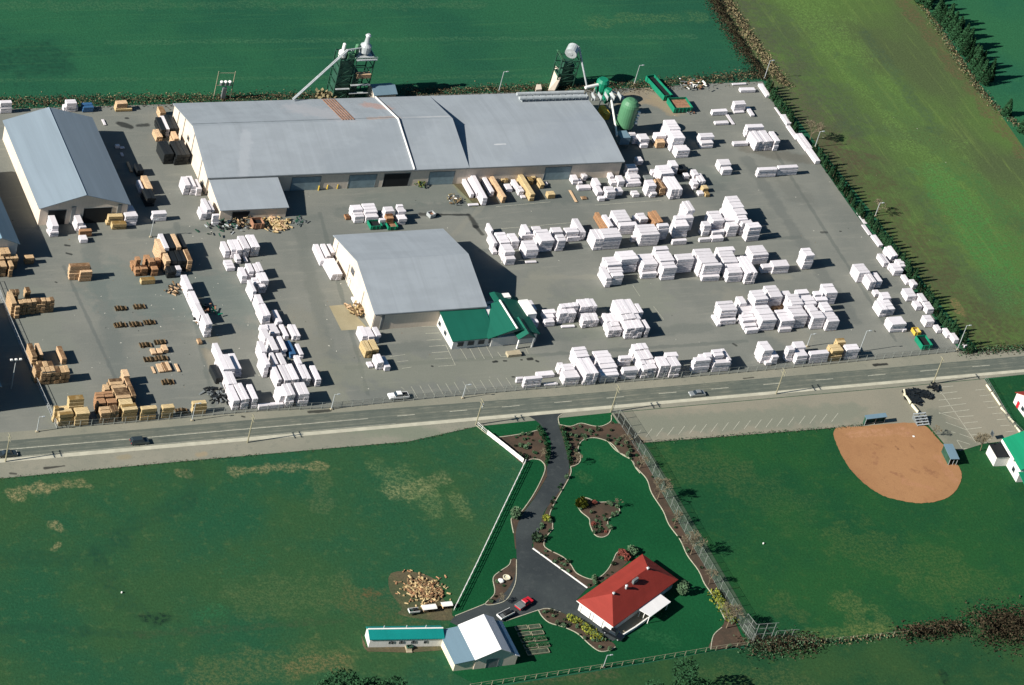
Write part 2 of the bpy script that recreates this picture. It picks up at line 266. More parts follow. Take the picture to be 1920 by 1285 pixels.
# lumber packages
def wrap(name, c, end=None, print_=True):
    t = NT(name, .45, spec=.35)
    a = t.mix(t.ramp(t.noise(1.3, detail=5), .3, .75), tuple(v*.9 for v in c[:3])+(1,), c)
    oi = t.n('ShaderNodeObjectInfo'); sc = t.n('ShaderNodeVectorMath', operation='SCALE'); t.l(a, sc.inputs[0]); t.l(t.mul(t.mul(oi.outputs['Random'], .2), .86, 'ADD'), sc.inputs['Scale']); a = sc.outputs[0]
    geo = t.n('ShaderNodeNewGeometry'); sp = t.n('ShaderNodeSeparateXYZ'); t.l(geo.outputs['True Normal'], sp.inputs[0])
    po = t.n('ShaderNodeSeparateXYZ'); t.l(t.tc, po.inputs[0])
    south = t.ramp(t.mul(sp.outputs[1], -1), .8, .95)
    if end:
        cv = t.n('ShaderNodeCombineXYZ'); t.l(po.outputs[0], cv.inputs[0]); t.l(po.outputs[2], cv.inputs[1])
        b = t.n('ShaderNodeTexBrick'); t.l(cv.outputs[0], b.inputs['Vector'])
        b.inputs['Color1'].default_value = end; b.inputs['Color2'].default_value = tuple(v*1.9 for v in end[:3])+(1,)
        b.inputs['Mortar'].default_value = c; b.inputs['Scale'].default_value = 1
        b.inputs['Brick Width'].default_value = .62; b.inputs['Row Height'].default_value = .46; b.inputs['Mortar Size'].default_value = .09
        a = t.mix(t.mul(south, t.ramp(t.noise(.9), .35, .6)), a, b.outputs[0])
    elif print_:
        cv = t.n('ShaderNodeCombineXYZ'); t.l(po.outputs[0], cv.inputs[0]); t.l(po.outputs[2], cv.inputs[1])
        f = t.noise(1, t.mapping(cv.outputs[0], (1.1, 2.4, 1)), 3, .8)
        a = t.mix(t.mul(south, t.mul(t.ramp(f, .5, .6), .7)), a, lin(118, 132, 150, .8))
    v = t.noise(2.5, detail=2); t.bump(v, .05, .4)
    return t.out(a)
M['wrap'] = wrap('white_lumber_wrap', lin(238, 232, 234, .76))
M['wrap_end'] = wrap('white_wrap_open_ends', lin(238, 232, 234, .76), lin(80, 74, 68, .8))
M['wrap_black'] = wrap('black_lumber_wrap', lin(34, 38, 40, .8), None, False)
M['wrap_blue_shade'] = wrap('blue_wrap_and_shade', lin(60, 100, 140, .8), None, False)  # blue tarp, and also shade painted blue on one stack
M['wrap_grey'] = wrap('grey_tarp', lin(120, 124, 120, .8), None, False)
def boards(name, c, dk):
    t = NT(name, .85, spec=.1)
    po = t.n('ShaderNodeSeparateXYZ'); t.l(t.tc, po.inputs[0])
    cv = t.n('ShaderNodeCombineXYZ'); t.l(t.mul(po.outputs[0], po.outputs[1], 'ADD'), cv.inputs[0]); t.l(po.outputs[2], cv.inputs[1])
    b = t.n('ShaderNodeTexBrick'); t.l(cv.outputs[0], b.inputs['Vector'])
    b.inputs['Color1'].default_value = c; b.inputs['Color2'].default_value = tuple(v*.8 for v in c[:3])+(1,); b.inputs['Mortar'].default_value = dk
    b.inputs['Scale'].default_value = 1; b.inputs['Brick Width'].default_value = .9; b.inputs['Row Height'].default_value = .22; b.inputs['Mortar Size'].default_value = .035
    a = t.mix(t.mul(t.ramp(t.noise(.8, detail=5), .4, .7), .5), b.outputs[0], tuple(v*.62 for v in c[:3])+(1,))
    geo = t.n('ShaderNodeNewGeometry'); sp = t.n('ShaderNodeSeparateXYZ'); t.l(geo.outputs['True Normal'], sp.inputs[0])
    south = t.ramp(t.mul(sp.outputs[1], -1), .8, .95); g2 = t.noise(1, t.mapping(cv.outputs[0], (5, 4.5, 1)), 2, .8)   # end grain; shade of the open gaps painted into south faces only
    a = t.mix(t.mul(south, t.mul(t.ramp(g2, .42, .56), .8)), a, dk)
    return t.out(a)
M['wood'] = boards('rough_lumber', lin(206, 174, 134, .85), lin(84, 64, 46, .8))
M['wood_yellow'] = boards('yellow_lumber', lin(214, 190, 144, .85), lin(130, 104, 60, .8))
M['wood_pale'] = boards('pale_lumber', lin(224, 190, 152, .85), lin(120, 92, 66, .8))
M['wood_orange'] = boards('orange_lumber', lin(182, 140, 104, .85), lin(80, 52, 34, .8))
M['bearer'] = simple('bearer_wood', lin(120, 98, 70, .8), .9)

# ------------------------------------------------------------------ mesh builder
def tag(o, label=None, cat=None, group=None, kind=None):
    for k, v in (('label', label), ('category', cat), ('group', group), ('kind', kind)):
        if v: o[k] = v
    return o
def empty(name, loc, label=None, cat=None, group=None):
    o = bpy.data.objects.new(name, None); COL.objects.link(o); o.location = loc; o.empty_display_size = 1
    return tag(o, label, cat, group)
class MB:
    def __init__(s): s.v = []; s.f = []; s.m = []
    def face(s, pts, m=0):
        i = len(s.v); s.v += [Vector(p) for p in pts]; s.f.append(list(range(i, i+len(pts)))); s.m.append(m)
    def hexa(s, b, t, m=0, mt=None):
        """bottom quad b, top quad t (counter-clockwise from above)"""
        i = len(s.v); s.v += [Vector(p) for p in b]+[Vector(p) for p in t]; n = len(b)
        s.f.append([i+k for k in reversed(range(n))]); s.m.append(m)
        s.f.append([i+n+k for k in range(n)]); s.m.append(m if mt is None else mt)
        for k in range(n):
            s.f.append([i+k, i+(k+1) % n, i+n+(k+1) % n, i+n+k]); s.m.append(m)
    def box(s, x0, y0, z0, x1, y1, z1, m=0, mt=None):
        b = [(x0, y0, z0), (x1, y0, z0), (x1, y1, z0), (x0, y1, z0)]
        s.hexa(b, [(x, y, z1) for x, y, z in b], m, mt)
    def obox(s, p, u, v, w, d, z0, z1, m=0):
        """box from corner p along unit u (w) and v (d)"""
        p = Vector(p); c = [p, p+u*w, p+u*w+v*d, p+v*d]
        s.hexa([(q.x, q.y, z0) for q in c], [(q.x, q.y, z1) for q in c], m)
    def rbox(s, x0, y0, z0, x1, y1, z1, e, m=0):
        """box with chamfered upper edges"""
        b = [(x0, y0, z0), (x1, y0, z0), (x1, y1, z0), (x0, y1, z0)]
        c = [(x, y, z1-e) for x, y, z in b]
        t = [(x0+e, y0+e, z1), (x1-e, y0+e, z1), (x1-e, y1-e, z1), (x0+e, y1-e, z1)]
        i = len(s.v); s.v += [Vector(p) for p in b+c+t]
        s.f.append([i+3, i+2, i+1, i]); s.f.append([i+8, i+9, i+10, i+11]); s.m += [m, m]
        for o in (0, 4):
            for k in range(4):
                j = (k+1) % 4; s.f.append([i+o+k, i+o+j, i+o+4+j, i+o+4+k]); s.m.append(m)
    def tube(s, a, b, r0, r1=None, n=6, m=0):
        a, b = Vector(a), Vector(b); r1 = r0 if r1 is None else r1
        d = (b-a); d.normalize(); x = d.orthogonal().normalized(); y = d.cross(x)
        ra = [a+(x*math.cos(6.2832*k/n)+y*math.sin(6.2832*k/n))*r0 for k in range(n)]
        rb = [b+(x*math.cos(6.2832*k/n)+y*math.sin(6.2832*k/n))*r1 for k in range(n)]
        s.hexa(ra, rb, m)
    def lathe(s, c, prof, n=16, m=0):
        c = Vector(c); rings = [[c+Vector((r*math.cos(6.2832*k/n), r*math.sin(6.2832*k/n), z)) for k in range(n)] for r, z in prof]
        for a, b in zip(rings[:-1], rings[1:]):
            for k in range(n):
                j = (k+1) % n; s.face([a[k], a[j], b[j], b[k]], m)
        s.face(rings[-1], m); s.face(list(reversed(rings[0])), m)
    def build(s, name, mats, parent=None, origin=None, label=None, cat=None, group=None, kind=None, smooth=False):
        if not isinstance(mats, (list, tuple)): mats = [mats]
        if parent is not None: origin = ORG[parent.name] if parent.name in ORG else parent.location.copy()
        elif origin is None:
            xs = [v.x for v in s.v]; ys = [v.y for v in s.v]; origin = Vector(((min(xs)+max(xs))/2, (min(ys)+max(ys))/2, min(v.z for v in s.v)))
        origin = Vector(origin)
        me = bpy.data.meshes.new(name); me.from_pydata([v-origin for v in s.v], [], s.f)
        for m in mats: me.materials.append(M[m] if isinstance(m, str) else m)
        if len(mats) > 1: me.polygons.foreach_set('material_index', s.m)
        if smooth: me.polygons.foreach_set('use_smooth', [True]*len(s.f))
        me.update()
        o = bpy.data.objects.new(name, me); COL.objects.link(o)
        if parent is not None: o.parent = parent; ORG[o.name] = origin
        else: o.location = origin
        return tag(o, label, cat, group, kind)
ORG = {}
def copy_tree(o, parent=None):
    c = o.copy(); COL.objects.link(c)
    if parent: c.parent = parent
    for ch in KIDS.get(o.name, []): copy_tree(ch, c)
    return c
KIDS = {}
def kids(o):
    KIDS[o.name] = [c for c in COL.objects if c.parent == o]
    for c in KIDS[o.name]: kids(c)

def sheet(name, pts, z, mat, kind='structure', label=None, cat=None):
    bm = bmesh.new(); vs = [bm.verts.new((p.x, p.y, 0)) for p in pts]
    f = bm.faces.new(vs); f.normal_update()
    if f.normal.z < 0 or sum((pts[i].x*pts[(i+1) % len(pts)].y-pts[(i+1) % len(pts)].x*pts[i].y) for i in range(len(pts))) < 0: f.normal_flip()
    bm.normal_update(); bmesh.ops.triangulate(bm, faces=bm.faces[:])
    me = bpy.data.meshes.new(name); bm.to_mesh(me); bm.free(); me.materials.append(M[mat])
    o = bpy.data.objects.new(name, me); COL.objects.link(o); o.location.z = z
    return tag(o, label, cat, None, kind)
def smoothpts(px, n=4, closed=True):
    """Catmull-Rom through pixel points"""
    out = []; N = len(px)
    for i in range(N if closed else N-1):
        g4 = [px[(i+k-1) % N] if closed else px[min(max(i+k-1, 0), N-1)] for k in range(4)]
        for j in range(n):
            t = j/n
            out.append(tuple(.5*((2*g4[1][a])+(-g4[0][a]+g4[2][a])*t+(2*g4[0][a]-5*g4[1][a]+4*g4[2][a]-g4[3][a])*t*t+(-g4[0][a]+3*g4[1][a]-3*g4[2][a]+g4[3][a])*t**3) for a in (0, 1)))
    if not closed: out.append(px[-1])
    return out
def gp(px, z=0): return [P(x, y, z) for x, y in px]
def ribbon(mb, pts, w, z0, z1, m=0):
    for a, b in zip(pts[:-1], pts[1:]):
        d = (b-a); L = d.length
        if L < .01: continue
        d /= L; s = Vector((-d.y, d.x, 0)); p = a-s*w/2-d*.02
        mb.obox(p, d, s, L+.04, w, z0, z1, m)

# ------------------------------------------------------------------ setting
def far(px): return gp(px)
sheet('ground', [Vector((-1500, -900, 0)), Vector((1500, -900, 0)), Vector((1500, 1700, 0)), Vector((-1500, 1700, 0))], -.06, 'north_grass')
sheet('east_field', gp([(1323, -12), (1432, 146), (1530, 268), (1640, 405), (1770, 580), (1838, 660), (1925, 652), (2300, 600), (2100, 480), (1925, 285), (1728, 2), (1600, -190), (1180, -230)]), -.03, 'east_field')
sheet('far_field', gp([(1728, 2), (1925, 285), (2100, 480), (2500, 430), (2300, -100), (1600, -190)]), -.03, 'far_grass')
sheet('pasture', gp([(-80, 903), (333, 864), (766, 828), (893, 800), (1000, 870), (850, 1150), (850, 1262), (900, 1288), (880, 1500), (-200, 1450)]), -.03, 'pasture_grass')
sheet('sports_field', gp([(1186, 824), (1560, 794), (1745, 790), (1850, 830), (1925, 900), (2150, 1120), (2100, 1200), (1920, 1158), (1690, 1190), (1520, 1205), (1410, 1215), (1300, 1030)]), -.03, 'park_grass')
sheet('south_field', gp([(895, 1294), (980, 1280), (1200, 1246), (1345, 1220), (1410, 1215), (1520, 1207), (1690, 1192), (1920, 1160), (2100, 1200), (2300, 1400), (870, 1520)]), -.02, 'south_grass')
sheet('yard', gp([(-90, 212), (0, 205), (300, 196), (745, 180), (1000, 172), (1104, 168), (1230, 164), (1300, 158), (1430, 153), (1447, 185), (1530, 296), (1600, 396), (1690, 515), (1760, 608), (1802, 660), (1640, 675), (1276, 709), (963, 734), (640, 765), (483, 772), (399, 779), (107, 805), (-90, 822)]), 0.0, 'yard')
sheet('shoulder', gp([(-90, 818), (107, 804), (399, 778.6), (483, 771), (640, 764), (963, 733), (1276, 708), (1640, 674), (1802, 659), (1925, 655), (2100, 640), (2100, 685), (1925, 702), (1845, 710), (1700, 724), (1146, 774), (893, 800), (766, 828), (333, 866), (-90, 906)]), .02, 'shoulder')
sheet('road', gp([(-90, rl(-90)-36), (640, rl(640)-35), (1040, rl(1040)-30), (1600, rl(1600)-28.5), (2100, rl(2100)-28), (2100, rl(2100)-3), (1600, rl(1600)-3), (640, rl(640)-3), (-90, rl(-90)-3)]), .04, 'road')
sheet('road_edge_strip', gp([(-90, rl(-90)-3), (640, rl(640)-3), (1600, rl(1600)-3), (2100, rl(2100)-3), (2100, rl(2100)+2.0), (1600, rl(1600)+2.5), (640, rl(640)+3.5), (-90, rl(-90)+4.5)]), .05, 'pale_strip')
mk = MB()
def stripe(mb, a, b, w=.12, z=.065):
    a, b = P(*a), P(*b); d = (b-a); L = d.length; d /= L; s = Vector((-d.y, d.x, 0)); p = a-s*w/2
    mb.face([(q.x, q.y, z) for q in (p, p+d*L, p+d*L+s*w, p+s*w)])
cl = lambda x: rl(x)-19.5+.0018*x
for x0, x1 in ((-60, 180), (180, 420), (420, 640)): stripe(mk, (x0, cl(x0)), (x1, cl(x1)), .22)
stripe(mk, (640, cl(640)), (690, cl(690)), .16)
for x in range(745, 1960, 98): stripe(mk, (x, cl(x)), (x+33, cl(x+33)), .2)
for i in range(5):
    a, b = -60+i*160, 60+i*160; stripe(mk, (a, rl(a)-4.6), (b+42, rl(b+42)-4.6), .1)
mk.build('road_markings', 'line_paint', kind='structure')
mk = MB()
for i in range(12):
    a = (771+16.15*i, 725-1.5*i); stripe(mk, a, (a[0]+12.2, a[1]+21.5-.3*i), .12, .035)
stripe(mk, (752, 726), (758, 731), .12, .035)
U4 = reg(800, 540, 8.727)
for a, b in (((-80, 635), (180, 630)), ((-20, 745), (205, 740)), ((0, 858), (245, 843)), ((40, 960), (315, 940)), ((85, 1063), (355, 1043)), ((135, 1165), (395, 1150)), ((310, 930), (470, 1270)), ((190, 1285), (470, 1265)),
             ((540, 970), (660, 1175)), ((690, 965), (800, 1170)), ((830, 955), (945, 1165)), ((970, 945), (1080, 1150)), ((1160, 1050), (1220, 1130)), ((1220, 1130), (1485, 1108)), ((1425, 995), (1485, 1108)), ((1610, 970), (1665, 1080))):
    (a,), (b,) = U4([a]), U4([b]); stripe(mk, a, b, .13, .035)
S4 = reg(640, 560, 4.76)
for a, b in (((430, 520), (570, 500)), ((500, 565), (595, 555)), ((540, 625), (625, 613))):
    (a,), (b,) = S4([a]), S4([b]); stripe(mk, a, b, .13, .035)
for a, b in (((930, 388), (1032, 379)), ((930, 430), (1070, 418)), ((1115, 385), (1240, 376)), ((1135, 357), (1230, 350)), ((1186, 535), (1200, 556)), ((1225, 575), (1245, 600))): stripe(mk, a, b, .12, .035)
mk.build('yard_markings', 'line_paint', kind='structure')
sheet('concrete_pad', gp([(617, 574), (650, 571), (690, 617), (640, 620)]), .03, 'pad')
sheet('dirt_yard', gp([(850, 345), (868, 340), (905, 385), (893, 388)]), .03, 'strip_grass')
# gravel lot, parking lot
sheet('gravel_lot', gp([(1146, 775), (1700, 725), (1845, 711), (1855, 722), (1918, 816), (1880, 828), (1845, 832), (1800, 846), (1770, 832), (1740, 797), (1700, 796), (1620, 799), (1560, 803), (1186, 832)]), .03, 'lot')
mk = MB()
for i in range(19):
    a = (1190+20.5*i, 822-1.7*i); stripe(mk, a, (a[0]+12, a[1]-16), .14, .05)
U1 = reg(1760, 680, 4.59)
for a, b in (((0, 215), (125, 203)), ((10, 268), (160, 252)), ((0, 325), (200, 305)), ((0, 383), (235, 354)), ((0, 440), (265, 407)), ((170, 468), (300, 459)), ((215, 523), (335, 510)), ((245, 575), (370, 560)), ((280, 625), (412, 612)), ((415, 670), (450, 665)),
             ((10, 240), (320, 690)), ((0, 430), (175, 495)), ((60, 515), (250, 585)), ((180, 615), (280, 650)), ((155, 668), (270, 705)), ((155, 668), (205, 745)), ((205, 745), (245, 740)),
             ((315, 238), (395, 232)), ((355, 288), (440, 280)), ((385, 340), (475, 333)), ((420, 390), (510, 382)), ((460, 442), (548, 435)), ((498, 493), (582, 487)), ((530, 546), (610, 540)), ((568, 600), (655, 590)), ((100, 595), (145, 605))):
    (a,), (b,) = U1([a]), U1([b]); stripe(mk, a, b, .16, .05)
mk.build('lot_markings', 'line_paint', kind='structure')
sheet('infield', gp([(x+random.gauss(0, .35), y+random.gauss(0, .3)) for x, y in smoothpts([(1565, 806), (1612, 800), (1718, 794), (1757, 822), (1796, 872), (1802, 900), (1782, 930), (1742, 943), (1698, 941), (1648, 926), (1605, 892), (1576, 850)], 12)]), .05, 'clay')
sheet('church_yard', gp([(1848, 712), (1925, 702), (2100, 690), (2200, 800), (1925, 822), (1858, 722)]), .0, 'park_grass')
# private drive, beds and lawns
sheet('lawn', gp([(893, 800), (1000, 790), (1046, 777), (1142, 771), (1152, 776), (1197, 837), (1240, 930), (1300, 1030), (1345, 1110), (1407, 1208), (1200, 1243), (900, 1288), (850, 1262), (840, 1180), (850, 1148), (984, 868)]), .0, 'lawn')
T5 = reg(880, 720, 4.59); T6 = reg(1000, 980, 4.942); T7 = reg(660, 1050, 4.8); U6 = reg(1140, 750, 2.623); T4 = reg(1600, 640, 5.84)
beds = {
 'a': T5([(250, 460), (460, 430), (600, 397), (650, 470), (672, 560), (662, 690), (645, 700), (625, 665), (560, 650), (500, 665), (462, 690), (330, 575)]),
 'b': T5([(780, 355), (870, 367), (960, 340), (1060, 362), (1140, 365), (1215, 325), (1250, 340), (1300, 400), (1420, 600), (1469, 690), (1469, 770), (1430, 720), (1400, 660), (1300, 600), (1230, 520), (1150, 480), (1060, 465), (970, 490), (935, 560), (958, 640), (935, 690), (872, 715), (830, 560), (790, 420)]),
 'c': T5([(640, 700), (652, 745), (560, 940), (440, 1110), (372, 1150), (360, 1180), (380, 1285)])+[(966, 1030), (970, 1028), (968, 1000)]+T5([(430, 1150), (560, 980), (672, 790), (665, 700)]),
 'd': T5([(872, 715), (862, 800), (720, 1050), (690, 1140), (715, 1195), (715, 1240)])+T6([(180, 60), (115, 145), (108, 230), (270, 318), (345, 390), (400, 470), (520, 525), (600, 515), (680, 450), (735, 360), (775, 280), (850, 258), (960, 280), (760, 480), (505, 615), (0, 245)])+[(1000, 1018), (1000, 1004)]+T5([(640, 1130), (700, 1000), (800, 840)]),
 'e': T5([(925, 1030), (945, 990), (1010, 983), (1100, 1018), (1220, 1022), (1290, 1075), (1275, 1125), (1200, 1160), (1192, 1210)])+T6([(715, 50), (690, 115), (630, 138), (565, 110), (525, 20)])+T5([(1030, 1160), (960, 1100)]),
 'f': T6([(48, 815), (130, 798), (250, 830), (420, 905), (500, 940), (640, 1060), (730, 1110), (760, 1155), (690, 1190), (610, 1192), (520, 1130), (410, 1030), (280, 970), (150, 930), (80, 870)]),
 'g': T7([(1430, 0), (1480, 0), (1475, 180), (1440, 280), (1380, 368), (1270, 405), (1200, 397), (1270, 325), (1285, 270), (1270, 165), (1330, 105), (1410, 50)]),
 'h': U6([(30, 130), (70, 262), (110, 290), (135, 330), (190, 390), (215, 460), (270, 545), (300, 615), (355, 690), (390, 765), (445, 840), (475, 905), (520, 970), (575, 1080), (535, 1140), (512, 1180), (505, 1228), (675, 1205), (660, 1170), (560, 960), (440, 760), (350, 610), (250, 430), (150, 240), (80, 130)]),
}
kb = MB()
for k in 'abcdefgh':
    sheet('mulch_bed', gp(smoothpts(beds[k], 3) if k not in 'dc' else beds[k]), .033+.0014*'abcdefgh'.index(k), 'mulch')
def kerbline(px, close=False, w=.2):
    q = gp(smoothpts(px, 4, close)); 
    if close: q.append(q[0])
    ribbon(kb, q, w, .0, .13)
kerbline(T5([(60, 360), (165, 440), (250, 460), (460, 430), (600, 397)])); kerbline(T5([(462, 690), (500, 662), (560, 648), (625, 668), (650, 745), (560, 940), (440, 1110), (372, 1150), (360, 1180), (380, 1285)]))
kerbline(T5([(770, 350), (870, 367), (960, 340), (1060, 362), (1140, 365), (1215, 325), (1222, 270)])); kerbline(T5([(775, 355), (765, 290), (800, 262)]))
kerbline(T5([(872, 715), (935, 690), (958, 640), (935, 560), (970, 490), (1060, 465), (1150, 480), (1230, 520), (1300, 600), (1400, 660), (1430, 720), (1469, 770)]))
kerbline(T5([(872, 715), (862, 800), (720, 1050), (690, 1140), (715, 1195), (715, 1240)])+T6([(180, 60), (115, 145), (108, 230), (270, 318), (345, 390), (400, 470), (520, 525), (600, 515), (680, 450), (735, 360), (775, 280), (850, 258)]))
kerbline(beds['e'], True); kerbline(T6([(48, 815), (80, 870), (150, 930), (280, 970), (410, 1030), (520, 1130), (610, 1192), (690, 1190), (760, 1155)]))
kerbline(T6([(48, 815), (130, 798), (250, 830)])); kerbline(T7([(1430, 0), (1410, 50), (1330, 105), (1270, 165), (1285, 270), (1270, 325), (1200, 397), (1270, 405), (1380, 368), (1440, 280), (1475, 180), (1480, 0)]))
kerbline(T7([(1390, 550), (1680, 452)])); kerbline(T7([(1200, 397), (930, 505)]))
kerbline(U6([(0, 205), (40, 250), (110, 290), (135, 330), (190, 390), (215, 460), (270, 545), (300, 615), (355, 690), (390, 765), (445, 840), (475, 905), (520, 970), (575, 1080)])); kerbline(U6([(560, 1120), (518, 1160), (505, 1228)]))
kb.build('kerbs', 'kerb', kind='structure')
kb = MB(); ribbon(kb, [P(999, 1029), P(1101, 1103)], .35, 0, .2); kb.build('drive_kerb', 'white_trim', kind='structure')
sheet('driveway', gp(smoothpts(T5([(490, 268), (600, 340), (690, 470), (702, 560), (690, 640), (668, 720)]), 3, False)+smoothpts(T5([(668, 800), (560, 985), (440, 1150), (400, 1285)])+[(968, 1030), (967, 1075), (950, 1108), (925, 1130)], 3, False)+T7([(1270, 407), (1190, 405), (930, 505), (880, 560), (960, 600), (1360, 560), (1400, 550), (1680, 450)])+
      T6([(48, 813), (130, 796), (250, 828), (420, 900), (500, 935), (640, 1050), (735, 1100), (800, 1060), (740, 975), (400, 715), (500, 612), (0, 245)])+smoothpts([(997, 1022), (1010, 1000)]+T5([(640, 1110), (720, 1000), (830, 840), (860, 700), (828, 560), (790, 420), (765, 350), (765, 290), (800, 255)]), 3, False)), .045, 'pave')
sheet('fence_track', gp([(1150, 776), (1163, 775), (1215, 840), (1270, 930), (1330, 1030), (1400, 1150), (1432, 1205), (1410, 1212), (1345, 1110), (1300, 1030), (1240, 930), (1197, 837)]), .03, 'track')
sheet('barn_path', gp(T7([(80, 660), (100, 780), (140, 825), (500, 835), (860, 810), (870, 730), (130, 790)])), .02, 'strip_grass')
sheet('dirt_patch', gp(smoothpts(T7([(350, 120), (560, 110), (700, 150), (800, 230), (820, 350), (900, 420), (900, 500), (980, 540), (700, 540), (420, 490), (450, 430), (340, 280)]), 3)), .01, 'strip_grass')
sheet('house_patio', gp(T6([(745, 990), (815, 1060), (960, 970), (1050, 890), (1100, 860), (980, 800)])), .05, 'concrete')

# ------------------------------------------------------------------ vegetation helpers
def clump(mb, c, r, n, size, m=0, cone=False, h=None, flat=1.0, dens=.55):
    """leaf-clump faces scattered through a crown volume"""
    for _ in range(n):
        if cone:
            t = random.random()**1.3; rr = r*(1-t)**.8*(.55+.5*random.random()); a = random.uniform(0, 6.2832)
            p = Vector((c[0]+rr*math.cos(a), c[1]+rr*math.sin(a), c[2]+t*h))
        else:
            while True:
                q = Vector((random.uniform(-1, 1), random.uniform(-1, 1), random.uniform(-1, 1)))
                if dens < q.length < 1: break
            p = Vector((c[0]+q.x*r, c[1]+q.y*r, c[2]+q.z*r*flat))
        u = Vector((random.gauss(0, 1), random.gauss(0, 1), random.gauss(0, .8))).normalized(); v = u.orthogonal().normalized()
        s = size*random.uniform(.6, 1.3)
        mb.face([p-u*s, p+v*s*.6, p+u*s, p-v*s*.6], m)
def conifer(name, h, r, n, size, mat, label, cat, group, loc):
    e = empty(name, loc, label, cat, group)
    t = MB(); t.tube(loc, loc+Vector((0, 0, h*.8)), r*.12, .05, 6); t.build('trunk', 'bark', e)
    b = MB(); clump(b, (loc.x, loc.y, loc.z+h*.05), r, n, size, 0, True, h*.95); b.build('crown', mat, e)
    kids(e); return e
def bare_tree(loc, h, spread, label, cat, group, depth=4):
    e = empty('bare_tree', loc, label, cat, group)
    t = MB(); top = loc+Vector((random.uniform(-.2, .2), random.uniform(-.2, .2), h*.35)); t.tube(loc, top, h*.022, h*.016, 6); t.build('trunk', 'bark', e)
    b = MB()
    def grow(p, d, L, r, k):
        q = p+d*L; r = max(r, .026); b.tube(p, q, r, r*.7, 4 if k < 3 else 3)
        if k == 0: return
        for _ in range(random.choice((3, 4)) if k > 1 else 4):
            nd = (d+Vector((random.gauss(0, spread), random.gauss(0, spread), random.gauss(.1, .3)))).normalized(); grow(q, nd, L*random.uniform(.6, .85), r*.65, k-1)
    for _ in range(6):
        grow(top, Vector((random.gauss(0, .5), random.gauss(0, .5), 1)).normalized(), h*.22, h*.013, depth-1)
    b.build('branches', 'twig', e); return e
def thicket(name, px, width, hgt, dens, mats, label, cat, kind='stuff', size=.3, lumps=1.0):
    dens *= 2.2
    mb = MB(); pts = gp(px)
    for a, b in zip(pts[:-1], pts[1:]):
        d = b-a; L = d.length; s = Vector((-d.y, d.x, 0)).normalized()
        for _ in range(int(L*width*dens)):
            t = random.random()+random.gauss(0, width*.3/L); w = random.gauss(0, .33)*width; base = a+d*t+s*w
            hh = hgt*max(.15, 1-abs(w)/width*1.2)*(.55+.6*abs(math.sin((base.x+base.y*.7)*.35*lumps)*math.sin(base.x*.9*lumps+base.y*.5)))
            p = base+Vector((0, 0, random.random()**.6*hh)); u = Vector((random.gauss(0, 1), random.gauss(0, 1), random.gauss(0, 1.2))).normalized(); v = u.orthogonal().normalized(); z = size*random.uniform(.5, 1.4)
            mb.face([p-u*z, p+v*z*.5, p+u*z, p-v*z*.5], random.randrange(len(mats)))
    return mb.build(name, mats, label=label, cat=cat, kind=kind)

# ------------------------------------------------------------------ lumber stacks
ORD = ['', 'first', 'second', 'third', 'fourth', 'fifth', 'sixth', 'seventh', 'eighth', 'ninth', 'tenth', 'eleventh', 'twelfth', 'thirteenth', 'fourteenth', 'fifteenth', 'sixteenth', 'seventeenth', 'eighteenth', 'nineteenth', 'twentieth']
ORD += ['twenty-'+w for w in ORD[1:10]]+['thirtieth']+['thirty-'+w for w in ORD[1:10]]+['fortieth']+['forty-'+w for w in ORD[1:10]]
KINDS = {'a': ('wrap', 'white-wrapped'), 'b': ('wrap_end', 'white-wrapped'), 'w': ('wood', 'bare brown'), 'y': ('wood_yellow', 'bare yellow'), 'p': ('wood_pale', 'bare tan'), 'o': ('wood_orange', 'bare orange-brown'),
         'k': ('wrap_black', 'black-wrapped'), 'u': ('wrap_blue_shade', 'blue-topped'), 'g': ('wrap_grey', 'grey-tarped')}
ROWS = []
def vpx(G):
    o = proj(G); z = proj(G+Vector((0, 0, 1))); x = proj(G+Vector((1, 0, 0))); y = proj(G+Vector((0, 1, 0)))
    return (z[0]-o[0], o[1]-z[1]), x[0]-o[0], o[1]-y[1]
def stacks(where, f, scale, items, default='a', group=None):
    """items: (x, y, w, h, d[, kind]) top-front-left corner and sizes in survey pixels; h=0: stands right behind the previous one"""
    out = []; prev = None
    for it in items:
        x, y, w, h, d = it[:5]; kind = it[5] if len(it) > 5 else default
        (X, Y), = f([(x, y)]); w /= scale; h /= scale; d /= scale
        if h == 0 and prev: h = max(prev[0]-prev[1]-.3-Y, 8/scale)
        prev = (Y+h, d)
        G = P(X-.25*h, Y+h)
        for _ in range(3):
            vz, ax, by = vpx(G); H = h/vz[1]; T = P(X, Y, H); G = Vector((T.x, T.y, 0))
        vz, ax, by = vpx(G)
        out.append((X, G, max(w/ax, .8), max(d/by, .9), max(H, .4), kind))
    ROWS.append((where, group or 'lumber stacks '+where, out))
GAP = .0
